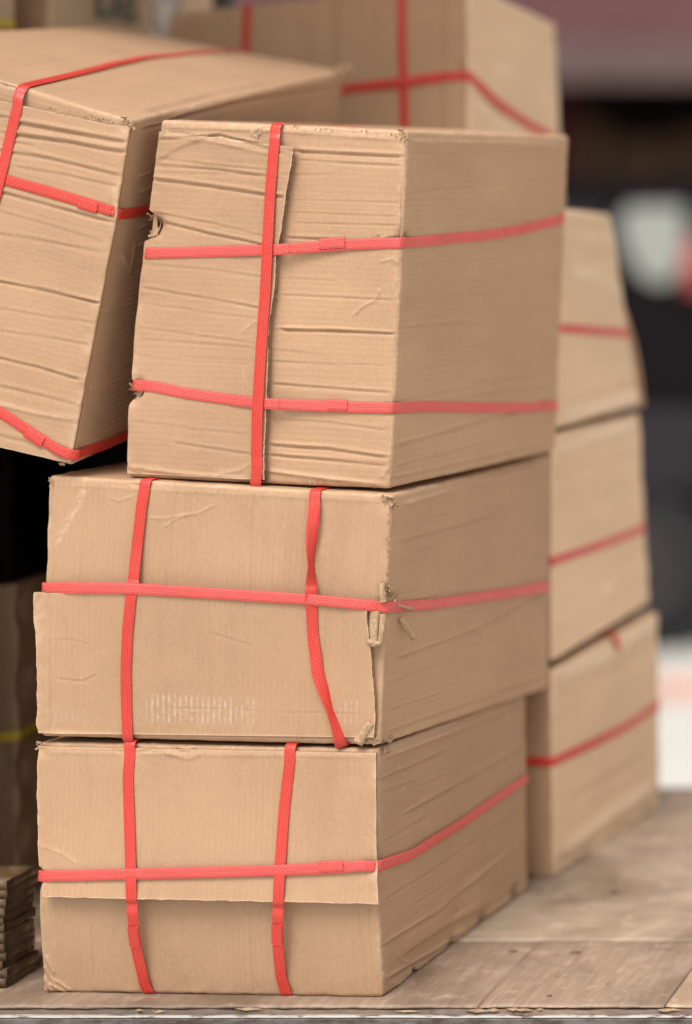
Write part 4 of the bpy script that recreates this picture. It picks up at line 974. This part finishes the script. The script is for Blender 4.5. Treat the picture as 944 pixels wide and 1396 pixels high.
# carton lying behind, on top of the rear stack
nYh = 3.66
Hc = Carton('strapped_carton', 'wide carton lying behind the upright one, a red cross of straps on its shaded front', dict(
    TL=P(222, 20, 3.78), TR=P(638, -26, nYh), BL=P(222, 20, 3.78) + np.array([.01, 0, -.31]), BR=P(638, -26, nYh) + np.array([0, 0, -.345]), TRb=P(757, 32, 3.94), BRb=P(757, 32, 3.94) + np.array([.016, 0, -.30])), cell=.005, group='red-strapped cartons', seed=8, bulge=.004, crush=.002, flutes='vhv')
for x, d in ((596, .0022), (440, .003), (446, .002), (628, .002), (300, .0012)): Hc.crease('front', [(x, -10), (x + 1, 90), (x, 200)], d, .004, 'groove')
for pts, d, k in (([(645, 10), (700, 30), (750, 62)], .003, 'groove'), ([(650, 120), (700, 155)], .003, 'groove'), ([(680, 80), (690, 92), (700, 88)], .004, 'ridge'), ([(645, 130), (690, 170), (740, 205)], .003, 'ridge')): Hc.crease('right', pts, d, .006, k, wear=.4)
Hc.dent('front', (632, 98), .014, .008)
Hc.body(mats=[CARD_V, LIT_H]); hz = lambda u, v: Hc.st('front', u, v)  # right face takes the lit board colour, front the plain one
Hc.strap([('loc', hz(541, 0)[0], .15, Hc.H, .001), ('loc', hz(541, 0)[0], 0, Hc.H, .001), ('front', 541, 60, .002), ('front', 543, 120, .002), ('front', 546, 190, .001), ('loc', hz(548, 260)[0], 0, 0, .001), ('loc', hz(548, 260)[0], .1, 0, .001)], STRAP, width=.0150)
Hc.strap([('loc', hz(329, 0)[0], .15, Hc.H, .001), ('loc', hz(329, 0)[0], 0, Hc.H, .001), ('front', 328, 40, .001), ('front', 327, 120, .001), ('loc', hz(327, 260)[0], 0, 0, .001)], STRAP, width=.0150)
Hc.strap([('front', 250, 155, .001), ('front', 400, 133, .001), ('front', 475, 122, .001), ('front', 541, 115, .004), ('front', 600, 107, .001), ('loc', Hc.W, 0, hz(640, 104)[1], .001), ('right', 680, 132, .001), ('right', 720, 160, .001), ('right', 755, 182, .001), ('loc', Hc.W, Hc.D, Hc.st('right', 762, 188)[1], .001), ('loc', Hc.W - .1, Hc.D, Hc.st('right', 762, 188)[1], .001)], STRAP, width=.0150)

# ================================================================== cartons at the far left and hidden behind
kz = dict(cell=.008, crush=.002, bulge=.005)
Ic = Carton('strapped_carton', 'shadowed carton with a yellow strap at the left edge, behind the timber pile', box_corners(-2.0, -1.773, 3.39, 3.53, .002, .443), seed=9, group='yellow-strapped cartons', cell=.004, crush=.003, bulge=.004, flutes='vvv')
for x in (8, 14): Ic.crease('front', [(x, 1010), (x + 1, 1190)], .003, .003, 'groove')
Ic.crease('front', [(0, 1118), (20, 1116)], .003, .003, 'groove')
for a in ((26, 830, 24, 860), (30, 930, 24, 945), (28, 1050, 24, 1066), (26, 1140, 24, 1160)): Ic.dent('right', ((a[0] + a[2]) / 2 + 3, a[1]), .02, .010)
Ic.body(); zI = Ic.st('front', 10, 1005)[1]
Ic.strap([('loc', Ic.W - .2, 0, zI, .001), ('loc', Ic.W - .02, 0, zI, .001), ('loc', Ic.W, 0, zI + .002, .001), ('loc', Ic.W, .1, zI + .008, .001), ('loc', Ic.W, Ic.D, zI, .001)], STRAP_Y)
SHADE_BLACK = plain('black_for_shade', (0.006, 0.005, 0.005), .7, .06, 0, .2, 12)  # black colour stands in for the deep shade of the left gap
kb = dict(cell=.012, crush=.002, bulge=.005, group='shade-black cartons added at the back', cat='shade carton')  # added cartons: darken the gap and hold up their neighbours
for lab, c in (('added shade-black carton on the timber pile, outside the left edge', (-2.15, -1.76, 2.985, 3.25, .138, .43)), ('added shade-black carton propping up the tilted carton, outside the left edge', (-2.15, -1.76, 2.985, 3.25, .433, .722)),
               ('added shade-black carton on the shadowed carton with the yellow strap', (-2.0, -1.78, 3.385, 3.53, .447, .72)),
               ('lower added shade-black carton hidden behind the front stack', (-1.95, -1.515, 3.54, 3.9, .002, .37)), ('second added shade-black carton hidden behind the front stack', (-1.95, -1.515, 3.54, 3.9, .373, .725)), ('added shade-black carton hidden under the wide rear carton', (-1.95, -1.53, 3.64, 3.98, .728, .955)),
               ('lowest added shade-black carton of the far left pile', (-2.45, -2.04, 3.27, 3.95, .002, .45)), ('second added shade-black carton of the far left pile', (-2.45, -2.04, 3.27, 3.95, .453, .90))):
    Carton('shade_carton', lab, box_corners(*c), seed=20 + int(c[0] * 50 + c[4] * 70) % 17, **kb).body(fine=(), mats=[SHADE_BLACK, SHADE_BLACK])
Jc = Carton('strapped_carton', 'pale carton with a yellow strap cut off by the top left corner', box_corners(-2.28, -1.868, 3.2, 3.565, .905, 1.36), seed=12, group='yellow-strapped cartons', **kz).body(mats=[LIT_V, LIT_H])  # lit board colour makes up for the dim light here
zJ = Jc.st('right', 12, 33)[1]
Jc.strap([('loc', Jc.W - .3, 0, zJ, .001), ('loc', Jc.W, 0, zJ, .001), ('loc', Jc.W, Jc.D * .5, zJ, .001), ('loc', Jc.W, Jc.D, zJ, .001), ('loc', Jc.W - .2, Jc.D, zJ, .001)], STRAP_Y)
Kc = Carton('printed_carton', 'brown carton with blurred grey-green lettering behind the tilted carton', box_corners(-2.28, -1.853, 3.635, 4.22, .905, 1.40), seed=13, cell=.008, crush=.002, bulge=.003, flutes='vhv').body(mats=[CARD_V, LIT_H])
fc = bpy.data.curves.new('lettering', 'FONT'); fc.body = 'Ba'; fc.size = .15; fc.extrude = .0004
fo = bpy.data.objects.new('lettering', fc); COL.objects.link(fo); fo.parent = Kc.root
fo.rotation_euler = (R(90), 0, R(90))
fo.location = Vector((-1.853 + .006, 3.76, 1.262)) - Kc.root.location
fm = bpy.data.meshes.new_from_object(fo.evaluated_get(bpy.context.evaluated_depsgraph_get()))
f2 = bpy.data.objects.new('printed_word', fm); COL.objects.link(f2); f2.parent = Kc.root; f2.location = fo.location; f2.rotation_euler = fo.rotation_euler
bpy.data.objects.remove(fo); f2.name = 'lettering'
fm.materials.clear(); fm.materials.append(plain('grey_green_ink', (0.20, 0.22, 0.17), .8, .1))

# crumpled clear film beside it
def film():
    n = 46; V = []; F = []
    U, T = np.meshgrid(np.linspace(0, 1, n), np.linspace(0, 1, n), indexing='ij')
    p = np.stack([U * 3, T * 5, U * 0 + 2.2], -1)
    a = U * 2 * math.pi
    rad = .035 + .016 * fbm(p * 2.0, 3) + .012 * np.sin(T * 7)
    X = rad * np.cos(a) * (1.1 - .5 * T); Y = rad * np.sin(a); Z = T * .385
    cr = .010 * fbm(np.stack([X * 40, Y * 40, Z * 30], -1), 3)
    V = np.stack([X + cr, Y + cr, Z], -1).reshape(-1, 3)
    I = np.arange(n * n).reshape(n, n)
    m, nn, l, b = mat_new('clear_film'); b.inputs['Base Color'].default_value = (.68, .63, .56, 1); b.inputs['Roughness'].default_value = .15; b.inputs['Alpha'].default_value = .5; b.inputs['Specular IOR Level'].default_value = .9
    o = make_obj('plastic_film', V, np.stack([I[:-1, :-1], I[1:, :-1], I[1:, 1:], I[:-1, 1:]], -1).reshape(-1, 4), m)
    o.location = (-1.755, 3.80, .957)
    return tag(o, 'crumpled clear plastic film wedged between the printed carton and the wide rear carton', 'plastic film')
film()

# timber pile under the shadowed carton
pile = thing('timber_pile', 'pile of rough dark timber battens in the lower left corner', 'timber pile', None, (-1.9, 3.1, 0))
pb = np.array(pile.location)
rr = random.Random(5)
for row, yb in enumerate((3.022, 3.17)):
    z = .002
    for i in range(12):
        hgt = .0111; nx = 40; ny = 10
        x1 = (-1.597 if row == 0 else -1.75) + rr.uniform(-.003, .003); y0 = yb + rr.uniform(-.0015, .0015); dep = .072 + rr.uniform(-.004, .004)
        X = np.concatenate([np.linspace(-2.3, -1.75, 10), np.linspace(-1.745, x1, nx - 10)]); V = []
        for (dy, dz) in ((0, 0), (.33, 0), (.66, 0), (1, 0), (1, 1), (.66, 1), (.33, 1), (0, 1)):
            p = np.stack([X * 30, np.full(nx, dy * 4 + i), np.full(nx, dz * 3 + row * 7.)], -1)
            V.append(np.stack([X + 0.004 * noise3(p * .01 + dy * 7) * (X > x1 - .02), y0 + dy * dep + .002 * noise3(p), z + dz * (hgt - .0004) + .0030 * noise3(p * .6 + 9) * (0.5 if dz == 0 else 1)], -1))
        m = len(V); I = np.arange(m * nx).reshape(m, nx)
        F = [np.stack([I[k][:-1], I[k][1:], I[(k + 1) % m][1:], I[(k + 1) % m][:-1]], -1) for k in range(m)]
        F.append(np.array([[I[0][-1], I[1][-1], I[6][-1], I[7][-1]], [I[1][-1], I[2][-1], I[5][-1], I[6][-1]], [I[2][-1], I[3][-1], I[4][-1], I[5][-1]]]))
        make_obj('batten', np.concatenate(V) - pb, np.concatenate(F), wood_mat('rough_timber', 'x', (0.14, 0.075, 0.038), (0.25, 0.150, 0.08), (0.06, 0.032, 0.016)) if (row == 0 and i == 0) else bpy.data.materials['rough_timber'], pile, False)
        z += hgt

# ================================================================== far background: van and shop across the street
DARK = plain('dark_van_paint', (0.006, 0.004, 0.005), .6, .08, 0, .1, 2)
RUB = plain('tyre_rubber', (0.02, 0.02, 0.022), .85, .2)
RIM = plain('grey_wheel_cover', (0.028, 0.024, 0.025), .45, .5, .3)
PANE_SKY = plain('pane_sky_reflection', (0.29, 0.30, 0.275), .3, .3, 0, .05, 2)  # sky reflection in the glass painted as a pale colour
TRIM = plain('grey_bumper_strip', (0.019, 0.016, 0.019), .6, .2)
REDL = plain('red_lamp_lens', (0.38, 0.07, 0.065), .25, .5)
VY = 9.45
van = thing('parked_van', 'dark van parked across the street, pale window and red rear lamp showing', 'van', None, (-4.2, VY + .9, STREET_Z))
vb = np.array(van.location)
def vz(v): return CAM_Z - (v - PPY) / F_PX * VY - STREET_Z
def vx(u): return (u - PPX) / F_PX * VY - vb[0]
xr = -1.98 - vb[0]
body_poly = [(xr - 4.5, .35), (xr - 4.55, .75), (xr - 4.3, 1.0), (xr - 3.4, 1.12), (xr - 2.75, 1.78), (xr - 2.5, 1.86), (xr - .25, 1.87), (xr - .08, 1.78), (xr - .0, 1.0), (xr + .02, .5), (xr, .34), (xr - .18, .34),
             (xr - .22, .55), (xr - .36, .68), (xr - .55, .72), (xr - .74, .68), (xr - .88, .55), (xr - .92, .34), (xr - 3.25, .34), (xr - 3.3, .55), (xr - 3.5, .70), (xr - 3.65, .72), (xr - 3.85, .68), (xr - 4.0, .5), (xr - 4.05, .35)]
mb = MB(); mb.prism(body_poly, -.9, .9); mb.build('body', DARK, van)
mb = MB(); mb.prism([(vx(895), vz(388)), (vx(872), vz(372)), (vx(856), vz(340)), (vx(846), vz(305)), (vx(858), vz(282)), (vx(932), vz(280)), (vx(936), vz(320)), (vx(930), vz(360)), (vx(916), vz(384))], -.915, -.88); mb.build('window', PANE_SKY, van)
mb = MB(); mb.prism([(vx(700), vz(385)), (vx(690), vz(285)), (vx(820), vz(282)), (vx(828), vz(385))], -.915, -.88); mb.build('window', plain('dark_glass', (.015, .015, .02), .1, .5), van)
mb = MB(); mb.box((vx(951), -.90, vz(362)), (.09, .05, .2), .01); mb.build('rear_lamp', REDL, van)
mb = MB(); mb.box((xr - 2.05, -.905, (vz(560) + vz(675)) / 2), (2.2, .05, vz(560) - vz(675)), .02); mb.box((xr - .05, -.905, (vz(560) + vz(675)) / 2), (1.7, .05, vz(560) - vz(675)), .02); mb.build('side_strip', TRIM, van)
for x in (xr - .55, xr - 3.65):
    for y in (-.80, .80):
        o = MB().lathe((x, y, .335), [(.20, -.11), (.30, -.11), (.33, -.08), (.335, 0), (.33, .08), (.30, .11), (.20, .11)], 36).build('wheel', RUB, van, True)
        MB().lathe((x, y - .09 * (1 if y < 0 else -1), .335), [(.001, -.01), (.06, -.02), (.09, 0), (.17, 0), (.20, -.02), (.21, .01)], 30).build('rim', RIM, o, True)

BY = 13.0
shop = thing('shop_building', 'street shop behind the van with a mauve awning over a dark open front', 'building', None, (-3.5, BY, STREET_Z))
MAUVE = plain('mauve_awning_cloth', (0.085, 0.036, 0.036), .8, .2, 0, .15, 1.5)
MAUVE2 = plain('pale_mauve_valance', (0.14, 0.090, 0.084), .8, .2, 0, .1, 2)
WALL = plain('dull_plaster', (0.30, 0.22, 0.20), .9, .2, 0, .15, 1.2)
INT = plain('dark_shop_interior', (0.018, 0.013, 0.013), .9, .1)
MAR = plain('maroon_post', (0.085, 0.006, 0.012), .6, .3)
mb = MB()
mb.box((-5.5, .15, 3.2), (5, .3, 6.4)); mb.box((6.5, .15, 3.2), (7, .3, 6.4)); mb.box((0, .15, 5.0), (6, .3, 2.8)); mb.build('wall', WALL, shop)
mb = MB(); mb.box((0, 3.0, 1.8), (6, .1, 3.6)); mb.box((-3.0, 1.65, 1.8), (.08, 2.7, 3.6)); mb.box((3.0, 1.65, 1.8), (.08, 2.7, 3.6)); mb.box((0, 1.65, 3.62), (6, 2.7, .06)); mb.box((0, 1.65, .03), (6, 2.7, .06)); mb.build('interior', INT, shop)
zf = lambda v, Y: CAM_Z - (v - PPY) / F_PX * Y - STREET_Z
AY = 12.0
za = zf(112, AY)
V = [(-3.4, AY - BY, za + .20), (3.4, AY - BY, za + .20), (3.4, 0, za + 1.5), (-3.4, 0, za + 1.5)]
V2 = [(a, b, c - .02) for a, b, c in V]
mb = MB(); mb.add(V + V2, [(0, 1, 2, 3), (7, 6, 5, 4), (0, 4, 5, 1), (1, 5, 6, 2), (2, 6, 7, 3), (3, 7, 4, 0)]); mb.build('awning', MAUVE, shop)
mb = MB(); mb.box((0, AY - BY, za + .10), (6.8, .02, .20)); mb.build('valance', MAUVE2, shop)
mb = MB(); mb.box(((782 - PPX) / F_PX * BY + 3.5 - .02, -.06, 1.6), (.12, .12, 3.2), .01); mb.build('post', MAR, shop)
mb = MB(); mb.box((0, .9, zf(262, BY + .9) - .02), (5.6, .5, .04)); mb.build('shelf', WOOD_D, shop)
GOODS = plain('goods_carton', (0.15, 0.085, 0.05), .8, .2, 0, .25, 4)
k = 0
for i in range(4, 10):
    x = -2.4 + i * .35
    hgt = .30 + .10 * ((i * 7) % 3) / 2
    c = Carton('goods_carton', 'brown goods carton on the dark shop shelf above the van', box_corners(x - 3.5, x - 3.5 + .31, BY + .72, BY + 1.1, zf(262, BY + .9) + STREET_Z + .002, zf(262, BY + .9) + STREET_Z + hgt), seed=40 + i, cell=.05, group='goods cartons on the shop shelf')
    c.body(fine=(), hidden_cell=.05, mats=[GOODS, GOODS])
    c.root.name = 'goods_carton'
